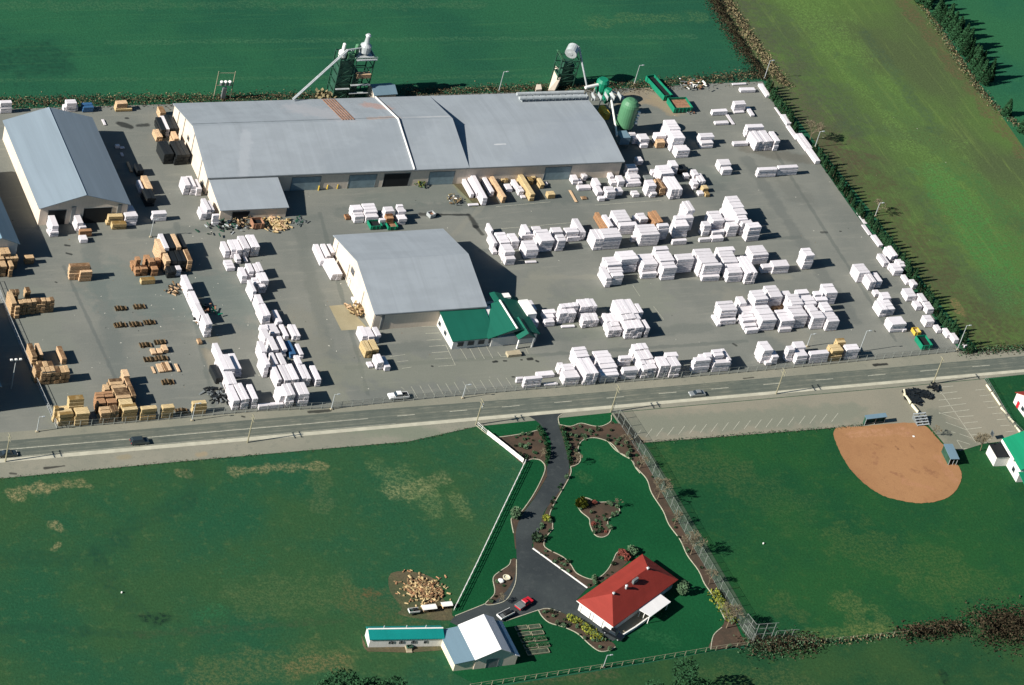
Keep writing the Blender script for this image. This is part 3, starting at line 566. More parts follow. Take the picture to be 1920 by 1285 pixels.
def make_stack(G, w, d, H, kind, label, group):
    mat = KINDS[kind][0]; e = empty({'k': 'black_wrapped_stack', 'w': 'bare_lumber_stack', 'y': 'bare_lumber_stack', 'p': 'bare_lumber_stack', 'o': 'bare_lumber_stack', 'g': 'tarped_stack'}.get(kind, 'wrapped_lumber_stack'), G, label, 'lumber stack', group)
    e.rotation_euler.z = R(random.gauss(0, .8))
    n = max(1, round(H/1.15)); lh = H/n
    long_y = kind in 'bk' or (kind in 'wpoy' and d > w) or d > w*1.7
    across = w if long_y else d
    nc = max(1, round(across/1.25)); cw = across/nc
    for i in range(n):
        mb = MB(); z0 = i*lh; dz = .17
        jx, jy = random.gauss(0, .07), random.gauss(0, .07)
        for c in range(nc):
            a0 = c*cw+.03; a1 = (c+1)*cw-.03; j = random.gauss(0, .07); e0 = .06*random.random(); zt = z0+lh-(0 if i < n-1 else random.choice((0, 0, .04, .1, .18)))
            if long_y: mb.rbox(G.x+a0+jx, G.y+e0+j, z0+dz, G.x+a1+jx, G.y+d-.05+j, zt, .05, 0)
            else: mb.rbox(G.x+e0+j, G.y+a0+jy, z0+dz, G.x+w-.05+j, G.y+a1+jy, zt, .05, 0)
        for k in (.15, .5, .85):
            if long_y: mb.box(G.x+.08, G.y+d*k-.06, z0, G.x+w-.08, G.y+d*k+.06, z0+dz+.01, 1)
            else: mb.box(G.x+w*k-.06, G.y+.08, z0, G.x+w*k+.06, G.y+d-.08, z0+dz+.01, 1)
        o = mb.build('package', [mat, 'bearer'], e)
def flush_rows():
    for where, group, lst in ROWS:
        byk = {}
        for s in lst: byk.setdefault(KINDS[s[5]][1], []).append(s)
        for nm, ls in byk.items():
            ls.sort(key=lambda s: proj(s[1]+Vector((s[2]/2, s[3]/2, s[4])))[0])
            for i, (X, G, w, d, H, kind) in enumerate(ls):
                sz = 'tall' if H > 4.6 else ('low' if H < 2.2 else '')
                o = '' if len(ls) == 1 else (('leftmost' if i == 0 else 'rightmost' if i == len(ls)-1 else ORD[i+1]+' from left'))
                lab = ' '.join(t for t in (sz, nm, 'lumber stack,' if o else 'lumber stack', o, where) if t)
                if len(lab.replace('-', ' ').split()) > 16: lab = lab.replace('tall ', '', 1).replace('low ', '', 1)
                if len(lab.replace('-', ' ').split()) > 16: lab = lab.replace('lumber stack', 'stack', 1)
                make_stack(G, w, d, H, kind, lab, group+(' in wrap' if 'wrap' in nm else ' of '+nm+' boards'))
R1 = reg(0, 160, 4.76); R4 = reg(980, 60, 4.76); R5 = reg(1320, 60, 4.76); R6 = reg(0, 380, 4.76); R7 = reg(0, 600, 4.76); R8 = reg(320, 400, 5.84)
S1 = reg(320, 600, 5.84); S2 = reg(320, 300, 6); S3 = reg(560, 370, 4.76); S5 = reg(840, 290, 6.764); S6 = reg(1060, 290, 6); S7 = reg(890, 380, 6.857); S8 = reg(1130, 360, 6)
T1 = reg(960, 540, 6); T2 = reg(1240, 520, 4.8); T3 = reg(1560, 360, 4.017)
stacks('by the left edge below the white shed', R6, 4.76, [(5, 568, 56, 100, 55), (-60, 573, 60, 100, 55), (90, 574, 36, 100, 55), (-5, 505, 48, 0, 40), (48, 503, 42, 100, 40), (93, 500, 36, 100, 40), (131, 497, 36, 100, 38), (0, 458, 50, 130, 60), (53, 456, 44, 130, 60), (230, 498, 80, 60, 32)], 'w')
stacks('standing alone in the left yard', R6, 4.76, [(722, 622, 108, 86, 45), (668, 640, 42, 56, 55), (630, 575, 182, 120, 32)], 'p')
stacks('in the block against the left boundary wall', R6, 4.76, [(142, 938, 40, 100, 60)]+[(170+41*i, 900-4*i, 38, 112, 34) for i in range(8)]+[(108, 898, 45, 125, 110), (95, 800, 42, 100, 30), (140, 797, 36, 100, 30), (235, 797, 42, 75, 45)], 'w')
stacks('in the orange heap left of the black stacks', R6, 4.76, [(1268, 698, 125, 40, 32, 'y'), (1215, 600, 40, 60, 40), (1262, 592, 62, 70, 40), (1358, 600, 58, 60, 60), (1185, 560, 36, 60, 50), (1335, 530, 50, 100, 40), (1215, 515, 42, 120, 35), (1300, 500, 50, 90, 40), (1402, 530, 42, 70, 45)], 'o')
stacks('in the dark double row of the left yard', R6, 4.76, [(1500, 620, 75, 60, 80, 'k'), (1580, 600, 45, 60, 60, 'a'), (1484, 520, 42, 110, 95, 'p'), (1530, 525, 58, 100, 100, 'k'), (1592, 520, 76, 100, 110, 'k'), (1678, 522, 42, 100, 108, 'p'), (1438, 445, 44, 120, 125, 'p'), (1467, 405, 42, 130, 130, 'a'), (1514, 405, 60, 120, 130, 'k'), (1582, 400, 40, 125, 122, 'p'), (1626, 400, 44, 110, 125, 'k')], 'k')
stacks('in the white diagonal file beside the dark row', R8, 5.84, [(185, 835, 62, 105, 160), (257, 985, 64, 105, 140), (322, 1112, 60, 120, 125), (387, 1220, 76, 145, 115)], 'b')
stacks('in the upper half of the white double column', R8, 5.84, [(600, 410, 52, 90, 110), (620, 600, 90, 42, 90), (672, 400, 50, 100, 110), (727, 402, 64, 105, 120, 'b'), (798, 387, 72, 110, 140, 'b'), (888, 372, 90, 110, 138, 'b'), (812, 522, 38, 25, 120), (730, 500, 50, 60, 60),
    (782, 690, 60, 85, 100), (860, 642, 60, 100, 90), (936, 640, 40, 100, 95), (982, 632, 42, 100, 100), (915, 765, 60, 90, 60), (985, 745, 92, 110, 95, 'b'), (905, 860, 40, 120, 130), (975, 805, 75, 80, 36, 'b'), (958, 985, 62, 110, 100), (1010, 1120, 90, 110, 130), (1172, 1182, 56, 70, 130)], 'a')
stacks('in the lower half of the white double column', S1, 5.84, [(1000, 110, 85, 60, 60), (1098, 150, 100, 50, 110), (1252, 178, 46, 46, 130), (1345, 176, 82, 58, 130, 'b'), (1030, 205, 70, 100, 110), (1115, 328, 72, 100, 150, 'b'), (1230, 325, 48, 90, 150), (1315, 372, 66, 60, 150, 'u'), (1420, 375, 42, 58, 120),  # the blue-topped stack here has shade painted into its colour
    (1000, 350, 60, 130, 120), (1040, 490, 50, 150, 130), (1140, 487, 48, 110, 130), (1215, 482, 62, 110, 125), (1400, 480, 52, 90, 95), (1180, 652, 42, 120, 160, 'b'), (1252, 660, 78, 110, 172, 'b'), (1338, 655, 78, 110, 172, 'b'), (1452, 640, 90, 95, 158, 'b'), (1600, 650, 58, 90, 158, 'b'),
    (1200, 830, 62, 120, 110, 'b'), (1275, 822, 92, 145, 130, 'b'), (1415, 815, 110, 140, 132, 'b'), (975, 945, 275, 50, 34, 'a')], 'a')
stacks('in the short white row left of that column', S1, 5.84, [(520, 380, 56, 90, 130), (575, 540, 66, 120, 165), (645, 540, 62, 120, 165), (713, 540, 70, 90, 172), (640, 700, 98, 120, 140), (690, 885, 72, 112, 172, 'b'), (780, 872, 86, 118, 180, 'b'), (905, 862, 58, 118, 160, 'b'), (500, 640, 76, 70, 150, 'k')], 'a')
stacks('in the front row at the left fence corner', R7, 4.76, [(535, 850, 130, 105, 84, 'y'), (680, 842, 125, 108, 62, 'y'), (492, 790, 40, 130, 28, 'y'), (625, 712, 135, 0, 42, 'y'), (905, 830, 88, 98, 58), (1000, 820, 70, 98, 58), (1105, 808, 132, 104, 58, 'y'), (1265, 800, 140, 102, 32, 'y'), (1458, 785, 106, 100, 36, 'y'), (1728, 750, 125, 98, 32, 'y'),
    (872, 745, 78, 100, 50, 'o'), (965, 740, 85, 100, 40, 'o'), (1075, 752, 118, 105, 52, 'y'), (862, 690, 76, 100, 46, 'o'), (940, 685, 80, 100, 46, 'o'), (1045, 700, 128, 100, 56), (935, 622, 48, 90, 50), (1020, 640, 125, 100, 60), (1182, 675, 38, 100, 84), (985, 575, 115, 95, 52), (1142, 585, 42, 90, 78, 'p'), (1110, 505, 56, 90, 62, 'p')], 'w')
stacks('in the block beside the left driveway gate', R7, 4.76, [(375+43*i, 480-3.5*i, 41, 105, 62) for i in range(6)]+[(320, 455, 46, 110, 60), (345, 415, 44, 0, 50), (392, 415, 44, 95, 50), (440, 412, 46, 95, 50), (290, 330, 46, 110, 120), (350, 310, 38, 90, 105, 'p'), (555, 345, 44, 60, 118, 'p')], 'w')
stacks('lying low in the middle of the left yard', R7, 4.76, [(1360, 302, 42, 20, 48), (1412, 298, 44, 20, 44), (1460, 268, 46, 32, 52), (1368, 472, 22, 12, 62), (1420, 460, 46, 16, 72), (1478, 452, 62, 20, 78), (1588, 462, 26, 10, 72), (1775, 198, 36, 28, 38)], 'p')
stacks('behind the white shed at the field edge', R1, 4.76, [(8, 205, 104, 52, 26), (8, 158, 104, 95, 26), (575, 195, 130, 45, 30), (598, 158, 92, 85, 36), (742, 196, 96, 48, 42, 'u'), (1030, 215, 150, 24, 28, 'y'), (1045, 165, 100, 70, 32, 'p')], 'a')
stacks('against the left gable of the long mill', R1, 4.76, [(1400, 460, 56, 50, 72, 'p'), (1440, 402, 48, 75, 118, 'k'), (1482, 390, 36, 75, 122, 'a'), (1522, 385, 70, 75, 125, 'k'), (1555, 480, 42, 90, 68, 'p'), (1430, 245, 52, 60, 58, 'p'), (1470, 615, 88, 95, 120, 'k'), (1572, 622, 122, 95, 128, 'k'), (1650, 890, 52, 95, 80), (1708, 905, 50, 80, 95), (1762, 925, 46, 70, 90)], 'a')
stacks('at the left corner of the lean-to', S2, 6, [(345, 605, 66, 80, 85), (415, 562, 52, 110, 130), (465, 560, 30, 100, 110), (485, 622, 74, 122, 22)], 'a')
stacks('in front of the white shed', R6, 4.76, [(470, 210, 58, 90, 98), (450, 262, 78, 50, 56), (692, 182, 56, 80, 84), (718, 218, 60, 60, 34), (715, 258, 110, 55, 24, 'o'), (722, 332, 68, 36, 44), (1002, 195, 128, 52, 34, 'y'), (968, 128, 130, 80, 30, 'y'), (1120, 125, 112, 88, 98), (1368, 102, 126, 72, 32), (340, 60, 50, 60, 40, 'y')], 'a')
stacks('in the shade right of the white shed', R1, 4.76, [(1315, 1010, 80, 80, 90, 'k'), (1250, 920, 34, 50, 78), (1312, 925, 52, 60, 120, 'p'), (1165, 770, 20, 15, 90, 'p'), (925, 350, 20, 12, 50), (1230, 760, 60, 60, 60, 'k'), (1030, 545, 40, 25, 20), (1075, 562, 40, 12, 10), (1085, 630, 22, 12, 30)], 'a')
stacks('along the left gable of the middle warehouse', S3, 4.76, [(300, 690, 92, 60, 145, 'b'), (195, 565, 46, 55, 150), (250, 520, 40, 70, 110), (295, 495, 34, 60, 80), (520, 985, 44, 22, 100)], 'a')
stacks('beside the lower left corner of the middle warehouse', S4, 4.76, [(325, 570, 58, 72, 78, 'b'), (390, 612, 50, 42, 100), (245, 608, 44, 20, 44), (220, 470, 60, 68, 96, 'y'), (285, 458, 55, 68, 94, 'y'), (192, 335, 50, 75, 92), (248, 340, 56, 75, 90), (310, 325, 44, 80, 78)], 'a')
stacks('in the small row behind the middle warehouse', S3, 4.76, [(505, 175, 85, 62, 40), (605, 180, 112, 60, 45), (727, 205, 54, 55, 20), (790, 190, 66, 70, 42, 'o'), (890, 195, 76, 58, 42), (488, 115, 92, 80, 50), (598, 130, 112, 80, 74), (775, 130, 82, 90, 44), (892, 132, 70, 80, 44), (885, 80, 56, 60, 20), (425, 182, 40, 26, 36, 'o')], 'a')
stacks('in the bay before the long mill doors', S5, 6.764, [(290, 500, 42, 60, 225), (372, 478, 44, 82, 222), (447, 548, 58, 105, 300), (545, 470, 46, 70, 222), (700, 540, 44, 85, 268, 'p'), (602, 395, 32, 60, 130, 'p'), (560, 380, 26, 60, 115, 'p'), (690, 320, 82, 45, 66, 'y'), (745, 440, 76, 45, 70), (855, 400, 50, 60, 90), (905, 470, 66, 60, 70), (935, 545, 60, 22, 34), (1052, 508, 60, 88, 300, 'y'), (920, 235, 70, 60, 40, 'y'), (1030, 330, 60, 60, 50, 'y'), (1065, 290, 50, 60, 50, 'y'), (1145, 235, 50, 60, 50, 'y'), (1178, 380, 50, 60, 90, 'y'), (1272, 510, 94, 58, 48, 'y'), (1240, 370, 36, 30, 30), (265, 640, 130, 25, 26)], 'a')
stacks('in the jumbled heap right of the mill doors', S6, 6, [(110, 532, 30, 12, 135, 'p'), (190, 502, 60, 14, 30, 'p'), (90, 285, 66, 60, 60), (148, 310, 46, 40, 45), (200, 245, 50, 60, 48), (282, 205, 44, 40, 30), (150, 378, 145, 36, 40), (342, 340, 60, 70, 80), (368, 420, 60, 60, 120), (378, 495, 68, 38, 30), (480, 425, 100, 90, 66), (585, 410, 72, 60, 50), (510, 245, 46, 60, 55), (520, 320, 60, 40, 50), (605, 300, 70, 70, 70), (700, 325, 160, 48, 50), (725, 260, 118, 0, 70), (715, 170, 110, 100, 60), (810, 70, 70, 60, 48),
    (770, 448, 70, 44, 45), (968, 438, 66, 56, 60), (940, 355, 92, 120, 72), (1075, 382, 66, 85, 110, 'p'), (1205, 395, 122, 115, 150), (1085, 220, 150, 120, 100), (1200, 130, 80, 100, 70), (905, 275, 90, 50, 46, 'g'), (985, 200, 60, 50, 40), (1290, 170, 90, 60, 60, 'k'), (1345, 240, 56, 40, 40), (1455, 230, 56, 70, 60), (1515, 300, 66, 60, 90), (1445, 330, 60, 60, 60), (1505, 438, 60, 34, 40), (1560, 385, 60, 50, 40, 'y'), (1580, 450, 48, 34, 36, 'y'), (1440, 375, 40, 30, 30)], 'a')
stacks('in the left half of the middle yard row', S7, 6.857, [(405, 730, 125, 85, 44), (395, 640, 128, 0, 112), (240, 640, 60, 40, 80), (212, 362, 32, 95, 100), (250, 520, 44, 100, 130), (335, 515, 130, 100, 138), (480, 500, 100, 110, 108), (668, 610, 158, 122, 122), (665, 775, 140, 18, 20), (610, 430, 155, 100, 42), (655, 385, 66, 130, 105), (745, 345, 110, 110, 42), (855, 495, 175, 148, 150), (1080, 485, 102, 150, 78), (1010, 380, 130, 130, 66), (1200, 455, 160, 60, 60), (1180, 385, 165, 120, 60), (1360, 380, 76, 110, 180), (1665, 325, 50, 80, 205, 'o'), (1560, 470, 105, 150, 130), (1455, 400, 0.1, 90, 60)][:-1], 'a')
stacks('in the right half of the middle yard row', S8, 6, [(22, 510, 205, 148, 104), (75, 385, 50, 100, 130), (200, 378, 198, 110, 42), (170, 330, 160, 0, 125), (360, 300, 44, 60, 40), (425, 310, 90, 80, 76), (600, 345, 92, 90, 130, 'o'), (330, 515, 88, 56, 26), (440, 485, 210, 132, 115), (640, 390, 122, 160, 34), (795, 555, 160, 50, 26), (828, 392, 155, 135, 72), (830, 305, 205, 150, 40), (960, 210, 78, 200, 110), (1092, 535, 128, 42, 24), (1150, 378, 80, 130, 55), (1240, 525, 130, 46, 42), (1238, 455, 138, 60, 34), (1245, 325, 132, 130, 112), (1300, 412, 88, 30, 24), (1425, 390, 110, 120, 58), (1385, 325, 148, 120, 40), (1652, 410, 145, 155, 58), (1578, 348, 118, 150, 40), (1530, 310, 112, 160, 48), (1505, 252, 130, 170, 70), (1465, 178, 136, 180, 128), (1390, 290, 80, 120, 110)], 'a')
stacks('in the second yard row', S8, 6, [(80, 905, 0.1, 50, 50), (50, 975, 60, 105, 140), (112, 950, 128, 110, 42), (78, 900, 162, 0, 50), (60, 825, 165, 130, 92), (215, 765, 198, 155, 102), (450, 925, 172, 62, 26), (465, 820, 158, 130, 125), (690, 855, 152, 145, 66), (650, 778, 165, 0, 110), (600, 655, 150, 130, 42), (848, 765, 188, 150, 66), (1130, 958, 192, 58, 26), (1150, 835, 200, 0, 28), (1115, 800, 190, 0, 160), (1422, 915, 162, 112, 60), (1400, 852, 186, 0, 44), (1365, 790, 165, 0, 120), (1300, 665, 195, 120, 44), (1632, 912, 114, 132, 190, 'b'), (1700, 715, 180, 110, 110), (1802, 852, 120, 70, 45)][1:], 'a')
stacks('alone past the right end of the second row', reg(0, 0, 1), 1, [(1452, 500, 30, 15, 12), (1512, 480, 17, 27, 15)], 'a')
stacks('in the row right of the green-roofed office', T1, 6, [(195, 250, 90, 60, 108), (165, 395, 140, 70, 100), (380, 385, 110, 60, 50), (375, 335, 110, 60, 44), (360, 288, 138, 70, 44), (562, 440, 148, 18, 20), (542, 290, 188, 120, 55, 'b'), (556, 215, 200, 0, 44, 'b'), (805, 372, 178, 86, 42, 'b'), (792, 328, 178, 0, 44, 'b'), (778, 215, 185, 130, 90, 'b')], 'a')
stacks('in the block right of the green-roofed office', T1, 6, [(1300, 455, 190, 128, 92, 'b'), (1252, 352, 200, 0, 56, 'b'), (1228, 290, 205, 0, 160, 'b'), (1515, 455, 42, 112, 100), (1442, 268, 42, 140, 100), (1092, 482, 150, 82, 44, 'b'), (1078, 432, 142, 0, 48, 'b'), (1065, 380, 160, 0, 96, 'b')], 'b')
stacks('in the front row by the road fence', T1, 6, [(150, 1035, 198, 100, 34), (60, 1025, 78, 55, 24), (290, 990, 190, 35, 50), (370, 1085, 152, 26, 26), (602, 1012, 170, 92, 82), (590, 925, 120, 0, 70), (540, 900, 60, 80, 60), (842, 965, 138, 140, 180), (738, 778, 148, 130, 108), (1003, 982, 204, 92, 66), (1008, 908, 190, 0, 48), (990, 850, 172, 0, 140), (1258, 930, 165, 108, 46), (1220, 800, 130, 90, 36), (1478, 916, 156, 110, 56, 'b'), (1462, 858, 156, 0, 44, 'b'), (1448, 800, 150, 0, 100, 'b'), (1385, 690, 156, 0, 66, 'b'), (1676, 880, 106, 138, 108, 'b'), (1795, 880, 112, 134, 105, 'b'), (1740, 770, 135, 120, 46)], 'a')
stacks('in the front row left of the open gap', T2, 4.8, [(312, 752, 142, 118, 36), (350, 722, 56, 110, 34), (402, 716, 58, 120, 40), (478, 775, 148, 84, 32), (482, 706, 86, 120, 56), (610, 745, 30, 95, 105)], 'a')
stacks('in the right part of the front row', T2, 4.8, [(1004, 715, 56, 75, 60), (945, 775, 56, 30, 50), (926, 660, 84, 120, 88), (890, 722, 44, 50, 50), (1225, 712, 98, 80, 60), (1216, 638, 92, 0, 58), (1150, 655, 56, 110, 40), (1352, 697, 166, 86, 34), (1545, 662, 100, 102, 62, 'y'), (1590, 588, 74, 0, 42, 'y'), (1672, 655, 116, 92, 50)], 'a')
stacks('in the right block nearest the front row', T2, 4.8, [(530, 395, 148, 44, 20), (545, 300, 145, 100, 80), (510, 425, 34, 25, 90), (772, 478, 108, 38, 26), (752, 440, 112, 44, 30), (742, 392, 120, 0, 56), (738, 332, 120, 0, 80), (912, 385, 132, 105, 130), (852, 205, 118, 130, 85), (715, 240, 60, 90, 70), (988, 180, 110, 110, 104), (1000, 275, 118, 26, 20, 'p'),
    (1070, 465, 110, 38, 20), (1088, 398, 124, 90, 105), (1190, 352, 132, 110, 95), (1180, 245, 108, 0, 92), (1100, 160, 70, 90, 36), (1230, 152, 108, 110, 40), (1292, 240, 112, 110, 80), (1338, 305, 80, 110, 60), (1370, 370, 110, 104, 62), (1505, 400, 104, 92, 92), (1470, 300, 76, 110, 78), (1400, 205, 108, 110, 34), (1390, 155, 60, 110, 36), (1490, 142, 102, 110, 82)], 'a')
stacks('in the short file before the right hedge', T3, 4.017, [(206, 612, 84, 76, 72), (290, 678, 48, 68, 78), (345, 670, 38, 58, 66), (332, 772, 40, 28, 34), (392, 806, 64, 60, 48), (372, 888, 52, 58, 72), (424, 882, 56, 58, 70), (452, 1000, 110, 62, 62), (540, 1040, 28, 22, 24)], 'a')
stacks('in the file tucked against the right hedge', T3, 4.017, [(395, 535, 46, 38, 72), (452, 482, 50, 50, 74), (472, 592, 66, 46, 60), (516, 558, 44, 50, 54), (562, 682, 30, 24, 60), (616, 698, 34, 40, 42), (572, 790, 70, 40, 64), (640, 865, 42, 34, 48), (680, 822, 40, 44, 60), (722, 885, 50, 40, 58), (714, 980, 60, 46, 50), (795, 1040, 34, 28, 44), (870, 1076, 34, 30, 54), (924, 1115, 36, 34, 54), (1004, 1160, 24, 24, 24)], 'a')
stacks('low beside the upper right hedge', T3, 4.017, [(240, 238, 30, 8, 84), (275, 322, 28, 8, 78), (352, 400, 36, 22, 80)], 'a')
stacks('along the hedge at the top right yard edge', R5, 4.76, [(558, 568, 40, 24, 108), (678, 755, 20, 8, 80), (740, 815, 46, 30, 82), (820, 955, 36, 16, 120), (912, 1035, 58, 36, 132), (995, 1150, 44, 34, 118)], 'a')
stacks('in the far right corner of the yard', R5, 4.76, [(258, 470, 126, 12, 14), (330, 522, 132, 26, 26), (82, 714, 136, 38, 24), (106, 814, 122, 24, 24), (252, 822, 30, 10, 90), (280, 650, 102, 66, 34), (276, 718, 94, 16, 18), (422, 738, 34, 24, 78), (395, 852, 146, 95, 34), (472, 982, 150, 88, 100, 'b'), (642, 970, 42, 98, 88), (268, 1000, 130, 30, 26), (490, 1235, 166, 70, 26), (672, 1212, 176, 76, 26)], 'a')
stacks('in the group right of the green silo', R4, 4.76, [(1602, 998, 108, 46, 30), (1590, 938, 124, 0, 36), (1385, 1062, 112, 68, 52), (1352, 952, 102, 120, 70), (1312, 868, 100, 0, 88), (1202, 988, 74, 54, 36, 'p'), (1195, 935, 90, 80, 40), (1060, 1012, 64, 34, 32), (1056, 960, 82, 70, 52), (985, 955, 58, 50, 60)], 'a')
stacks('in the small pile below the far corner', R5, 4.76, [(175, 1230, 84, 56, 30), (150, 1188, 100, 0, 30), (132, 1160, 104, 0, 28)], 'a')
flush_rows()

# ------------------------------------------------------------------ buildings
class Fr:
    """rectangle frame from three eave corners seen in the photograph at height z"""
    def __init__(s, sw, se, nw, z):
        a, b, c = P(*sw, z), P(*se, z), P(*nw, z); u = b-a; u.z = 0; s.W = u.length; s.u = u/s.W
        s.v = Vector((-s.u.y, s.u.x, 0)); s.D = (c-a).dot(s.v); s.o = Vector((a.x, a.y, 0)); s.o += s.u*((c-a).dot(s.u)/2)
    def L(s, a, b, z=0): q = s.o+s.u*a+s.v*b; return Vector((q.x, q.y, z))
def slab(mb, pts, t=.22, m=0):
    mb.hexa([(p.x, p.y, p.z-t) for p in pts], pts, m)
def bx(mb, F, a0, b0, z0, a1, b1, z1, m=0):
    mb.obox(F.L(a0, b0), F.u, F.v, a1-a0, b1-b0, z0, z1, m)
def gable(root, F, ze, rh, axis, roof, wall, over=.5, off=.5, a0=0, a1=None, roofname='roof', wallname='wall'):
    a1 = F.W if a1 is None else a1; L = F.L; D = F.D; o = over
    w = MB(); r = MB()
    if axis == 'u':
        rb = D*off
        w.hexa([L(a0+o, o), L(a1-o, o), L(a1-o, D-o), L(a0+o, D-o)], [L(a0+o, o, ze-.1), L(a1-o, o, ze-.1), L(a1-o, D-o, ze-.1), L(a0+o, D-o, ze-.1)])
        for a in (a0+o, a1-o-.2):
            q = [(L(a, o, ze-.1), L(a+.2, o, ze-.1)), (L(a, D-o, ze-.1), L(a+.2, D-o, ze-.1)), (L(a, rb, ze+rh-.3), L(a+.2, rb, ze+rh-.3))]
            w.face([x[0] for x in q]); w.face([x[1] for x in reversed(q)])
        slab(r, [L(a0, 0, ze), L(a1, 0, ze), L(a1, rb, ze+rh), L(a0, rb, ze+rh)]); slab(r, [L(a0, rb, ze+rh), L(a1, rb, ze+rh), L(a1, D, ze), L(a0, D, ze)])
    else:
        rb = a0+(a1-a0)*off
        w.hexa([L(a0+o, o), L(a1-o, o), L(a1-o, D-o), L(a0+o, D-o)], [L(a0+o, o, ze-.1), L(a1-o, o, ze-.1), L(a1-o, D-o, ze-.1), L(a0+o, D-o, ze-.1)])
        for b in (o, D-o-.2):
            q = [(L(a0+o, b, ze-.1), L(a0+o, b+.2, ze-.1)), (L(a1-o, b, ze-.1), L(a1-o, b+.2, ze-.1)), (L(rb, b, ze+rh-.3), L(rb, b+.2, ze+rh-.3))]
            w.face([x[0] for x in q]); w.face([x[1] for x in reversed(q)])
        slab(r, [L(a0, 0, ze), L(rb, 0, ze+rh), L(rb, D, ze+rh), L(a0, D, ze)]); slab(r, [L(rb, 0, ze+rh), L(a1, 0, ze), L(a1, D, ze), L(rb, D, ze+rh)])
    wo = w.build(wallname, wall, root) if wall else None
    ro = r.build(roofname, roof, root)
    return wo, ro
def opening(root, F, a0, a1, z0, z1, side='s', mat='door', off=.5, frame=True, name='door', b0=0, b1=0):
    """door or window panel with its frame, standing proud of a wall"""
    m = MB(); fr = MB(); t = .12
    if side == 's':
        b = off-.06; bx(m, F, a0, b, z0, a1, b+.1, z1)
        if frame:
            for q in ((a0-t, a0, z0, z1), (a1, a1+t, z0, z1), (a0-t, a1+t, z1, z1+t)): bx(fr, F, q[0], b-.06, q[2], q[1], b+.1, q[3])
    elif side == 'w':
        a = off-.06; bx(m, F, a, a0, z0, a+.1, a1, z1)
        if frame:
            for q in ((a0-t, a0, z0, z1), (a1, a1+t, z0, z1), (a0-t, a1+t, z1, z1+t)): bx(fr, F, a-.06, q[0], q[2], a+.1, q[1], q[3])
    o = m.build(name, mat, root)
    if frame: fr.build('frame', 'trim', o)
    return o

# long white shed at the left
F = Fr((75.6, 392), (248, 384), (3, 226), 6.2)
e = empty('open_shed', F.L(0, 0), 'long grey gabled shed standing end-on at the left, its open gable facing the yard', 'shed')
gable(e, F, 6.2, 4.1, 'v', 'shed_roof', 'beige_wall', .6, .49)
opening(e, F, 3, 8, 0, 5.0, 's', 'dark', .6, name='doorway'); opening(e, F, 13, 21, 0, 5.2, 's', 'dark', .6, name='doorway')
for a in (9.5, 22.6): m = MB(); bx(m, F, a, .35, 0, a+1.2, .6, 6.0); m.build('buttress', 'trim', e)
m = MB(); m.tube(F.L(F.W*.49, .1, 10.3), F.L(F.W*.49, F.D-.1, 10.3), .12, n=6); m.build('ridge_cap', 'shed_roof', e)
# blue-roofed building cut by the left edge
F = Fr((-30, 462), (36, 458), (-93, 300), 6.0)
e = empty('warehouse', F.L(0, 0), 'pale blue gabled warehouse cut off by the left photo edge', 'warehouse')
gable(e, F, 6.0, 2.5, 'v', 'slate_roof', 'white_wall', .5, .45)
opening(e, F, 3, 7, 0, 4, 's', 'dark', .5, name='doorway')
F = Fr((-70, 735), (2, 728), (-150, 540), 8.5)
e = empty('warehouse', F.L(0, 0), 'pale hall at the lower left photo edge, casting the big shadow', 'warehouse')
gable(e, F, 9.0, 3.0, 'v', 'slate_roof', 'white_wall', .5, .5); opening(e, F, 4, 8, 0, 4, 's', 'dark', .5, name='doorway')

# long mill: three roof sections and a lean-to
F = Fr((388, 334), (1171, 303), (325, 194), 6.2)
e = empty('sawmill', F.L(0, 0), 'very long pale mill building with three stepped grey roof sections and loading doors', 'mill building')
def amark(px, z): q = P(*px, z)-F.o; return q.dot(F.u)
x1 = amark((776, 318), 6.2); x2 = amark((880, 314), 6.2)
gable(e, F, 6.2, 5.0, 'u', 'mill_roof', 'beige_wall', .5, .5, 0, x1)
gable(e, F, 6.17, 4.75, 'u', 'mill_roof', 'beige_wall', .5, .5, x1-.95, x2)
gable(e, F, 6.14, 2.0, 'u', 'mill_roof', 'beige_wall', .5, .5, x2-.95, None)
m = MB()
for a, hz, ze in ((x1-.05, 5.0, 6.45),):
    for b0, b1, z0, z1 in ((0, F.D/2, ze, ze+hz), (F.D/2, F.D, ze+hz, ze)):
        p = [F.L(a, b0), F.L(a+.28, b0), F.L(a+.28, b1), F.L(a, b1)]; zz = (z0, z0, z1, z1)
        m.hexa([(q.x, q.y, z-.4) for q, z in zip(p, zz)], [(q.x, q.y, z+.15) for q, z in zip(p, zz)])
m.build('parapet', 'white_trim', e)
m = MB(); bx(m, F, .2, -.08, 5.7, F.W-.2, 0.02, 6.0); m.build('gutter', 'trim', e)
for p0, p1, mt in (((545, 350), (598, 347), 'door'), ((652, 345), (702, 342), 'door'), ((717, 342), (764, 338), 'dark'), ((800, 335), (846, 332), 'door'), ((1022, 335), (1070, 333), 'door')):
    a0, a1 = amark(p0, 1.5), amark(p1, 1.5); opening(e, F, a0, a1, 0.05, 4.7, 's', mt, .5)
opening(e, F, F.D*.55, F.D*.55+1.4, 4.2, 5.6, 'w', 'glass', .5, name='window'); opening(e, F, 3, 4.2, .1, 2.2, 'w', 'trim', .5)
m = MB()
for b in (.5, F.D*.2, F.D*.45, F.D*.7, F.D*.85): bx(m, F, .35, b, 0, .5, b+.25, 6.0+(b/(F.D/2) if b < F.D/2 else 2-b/(F.D/2))*4.4)
m.build('pilaster', 'trim', e)
m = MB(); aa = amark((606, 190), 6.5)   # ribbed skylight strips on the rear slope
